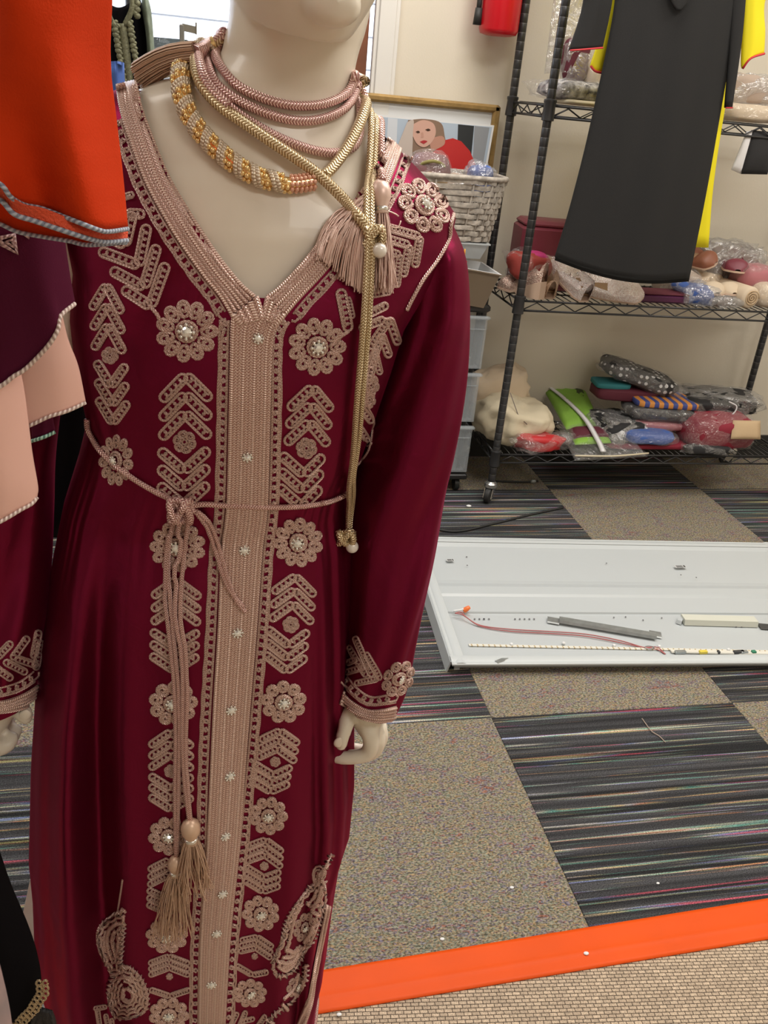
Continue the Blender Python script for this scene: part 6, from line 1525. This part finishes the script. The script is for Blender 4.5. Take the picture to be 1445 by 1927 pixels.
b, fr = sheet([[(20, 700), (100, 690)], [(50, 760), (100, 752)], [(58, 800), (100, 790)], [(60, 829), (82, 822), (104, 812)]], .655, .002, .004, (.001, 5, 0), 14, 10); b.build('lower_panel', M['plum'], pg); edge_cord(fr[-1], .0014, M['green_cord'], 'green_edge_cord', pg)
# peach layer
pe = thing('peach_garment', 'peach satin layered panels with white corded hems at left edge', 'garment', (-.15, .65, .9))
b, fr = sheet([[(-120, 500), (60, 540), (112, 570)], [(-120, 620), (60, 640), (127, 636)], [(-120, 700), (60, 720), (147, 690)], [(-120, 850), (0, 820), (56, 800), (93, 783), (126, 773), (161, 757)]], .64, .002, .02, (.002, 6, 1.0), 36, 24); b.build('back_panel', M['peach'], pe); edge_cord(fr[-1], .0014, M['cream_cord'], 'edge_cord', pe)
b, fr = sheet([[(-120, 640), (0, 640), (20, 640)], [(-120, 740), (0, 745), (43, 722)], [(-120, 850), (0, 850), (60, 850)], [(-120, 920), (0, 920), (71, 915)], [(-120, 1030), (-50, 1000), (0, 981), (40, 958), (60, 947), (70, 935)]], .610, .002, .025, (.003, 5, 1.6), 36, 24); b.build('front_panel', M['peach'], pe); edge_cord(fr[-1], .0014, M['cream_cord'], 'edge_cord', pe)
# black velvet garment bottom left with gold trim
bg = thing('black_velvet_garment', 'black velvet garment with gold trim in lower left corner', 'garment', (-.25, .6, .3))
b, fr = sheet([[(-150, 1520), (-40, 1540), (-6, 1590)], [(-150, 1640), (-40, 1650), (20, 1666)], [(-150, 1720), (-40, 1740), (52, 1742)], [(-150, 1800), (-40, 1810), (70, 1799)], [(-150, 1850), (-40, 1860), (78, 1858)], [(-150, 1960), (-40, 1960), (74, 1960)]], .62, .002, .03, (.004, 5, 1.6), 26, 24); b.build('panel', M['black_velvet'], bg)
b = MB(); G_ = [(79, 1850), (80, 1870), (70, 1885), (62, 1900), (50, 1912), (34, 1930)]
for k, v in enumerate(sp([(x, y, 0) for x, y in G_], step=7)):
    for s_ in (-1, 1): b.tube([at(v.x + s_ * 6 + 5 * math.cos(t + k), v.y + 5 * math.sin(t + k), .588) for t in [i * .7 for i in range(9)]], .0012, 5)
b.build('gold_trim', M['gold_cord'], bg)
b, _ = sheet([[(70, 1900), (98, 1908)], [(60, 1920), (104, 1925)], [(50, 1960), (110, 1960)]], .60, .004, .004, (.002, 22, 0), 16, 10); b.build('lace_edge', mat('black_lace', (.02, .02, .022), .6, bump=1, bscale=260), bg)
b, _ = sheet([[(-150, 1740), (-40, 1760), (-8, 1790)], [(-150, 1820), (-40, 1820), (5, 1840)], [(-150, 1900), (-40, 1900), (18, 1900)], [(-150, 1980), (-40, 1980), (28, 1975)]], .56, .002, .02, (.003, 4, 0), 16, 14); t = b.build('pale_pink_garment', mat('mottled_pink_cloth', (.55, .38, .38), .7, var=.5, vscale=14, col2=(.32, .27, .28)), None); setp(t, 'mottled pale pink cloth in the bottom left corner', 'garment')
# rail (out of frame at left) carrying the sleeves and the black garment
rl = thing('garment_rail', 'black garment rail at the left that carries the hanging garments', 'clothes rail', (-.55, .55, 0))
b = MB(); b.cyl((-.62, .2, 1.72), (-.62, 1.15, 1.72), .012, 12)
for y in (.2, 1.15): b.cyl((-.62, y, 0), (-.62, y, 1.72), .012, 12); b.cyl((-.80, y, .03), (-.44, y, .03), .012, 12)
b.build('rail_frame', M['steel'], rl)
# dark garment on a stand behind the mannequin's arm
bh = thing('black_garment', 'plain black garment showing between sleeve and kaftan at left', 'garment', (-.15, 1.2, 0))
b, _ = sheet([[(60, 330), (110, 318), (170, 335)], [(40, 480), (190, 480)], [(30, 760), (200, 760)], [(40, 1010), (190, 1015)]], 1.18, .02, .04, (.006, 7, .5), 22, 20); b.build('cloth', M['black_velvet'], bh)
c_ = at(115, 500, 1.20); b = MB(); b.cyl((c_.x, 1.21, .0), (c_.x, 1.21, c_.z + .08), .012, 10); b.cyl((c_.x, 1.21, .0), (c_.x, 1.21, .012), .12, 20); b.build('stand_pole', M['steel'], bh)
# white panel behind the hem at left
b = MB(); q = [at(54, 1800, .93), at(68, 1806, .93), at(84, 1905, .93), at(40, 1905, .93)]
wb = [at(60, 1640, .96), at(130, 1650, .96), at(150, 1905, .96), at(38, 1905, .96)]; wb[2].z = wb[3].z = .012
b.loft([wb, [v + Vector((0, .012, 0)) for v in wb]]); setp(b.build('white_board', M['paper'], None, smooth=False), 'white board edge standing behind the kaftan hem at left', 'board')
# floor bits
b = MB(); b.tube(sp([fl(800, 992, .004), fl(860, 1000, .004), fl(930, 985, .004), fl(1000, 968, .004), fl(1060, 955, .004)], 8), .004, 6); setp(b.build('floor_cable', M['black_base'], None), 'thin black cable lying on the carpet behind the light housing', 'cable')
b = MB(); b.tube(sp([fl(930, 905, .006), fl(985, 907, .006), fl(1012, 905, .006)], 5), .0035, 6); t = b.build('plug_lead', M['black_base'], None); setp(t, 'short black plug lead beside the rack caster', 'cable')
b = MB(); b.bbox(fl(1003, 906, .007), (.022, .012, .012), .003); b.build('plug', M['galv'], t, smooth=False)
for k, (px, py, s, lb) in enumerate(((882, 952, .007, 'white scrap of paper on carpet near the drawer cart'), (1103, 1794, .0035, 'tiny white crumb on the orange tape'), (963, 1670, .003, 'tiny white crumb on the speckled carpet'), (832, 1767, .003, 'tiny white crumb on carpet close to the tape'), (638, 1909, .003, 'tiny white crumb at lower edge of tape'), (1238, 1662, .0025, 'tiny white crumb on the striped carpet by the tape'))):
    b = MB(); b.ball(fl(px, py, .0062 if 'tape' in lb and 'carpet' not in lb else s * .4), (s * 1.4, s, s * .5), 7, 5); setp(b.build('paper_scrap', M['paper'], None, smooth=False), lb, 'scrap')
b = MB(); b.tube(sp([fl(1208, 1352, .002), fl(1225, 1375, .004), fl(1240, 1385, .003), fl(1252, 1397, .002)], 5), .0012, 5); setp(b.build('straw_thread', M['taupe'], None), 'thin pale thread lying on the striped carpet', 'thread')
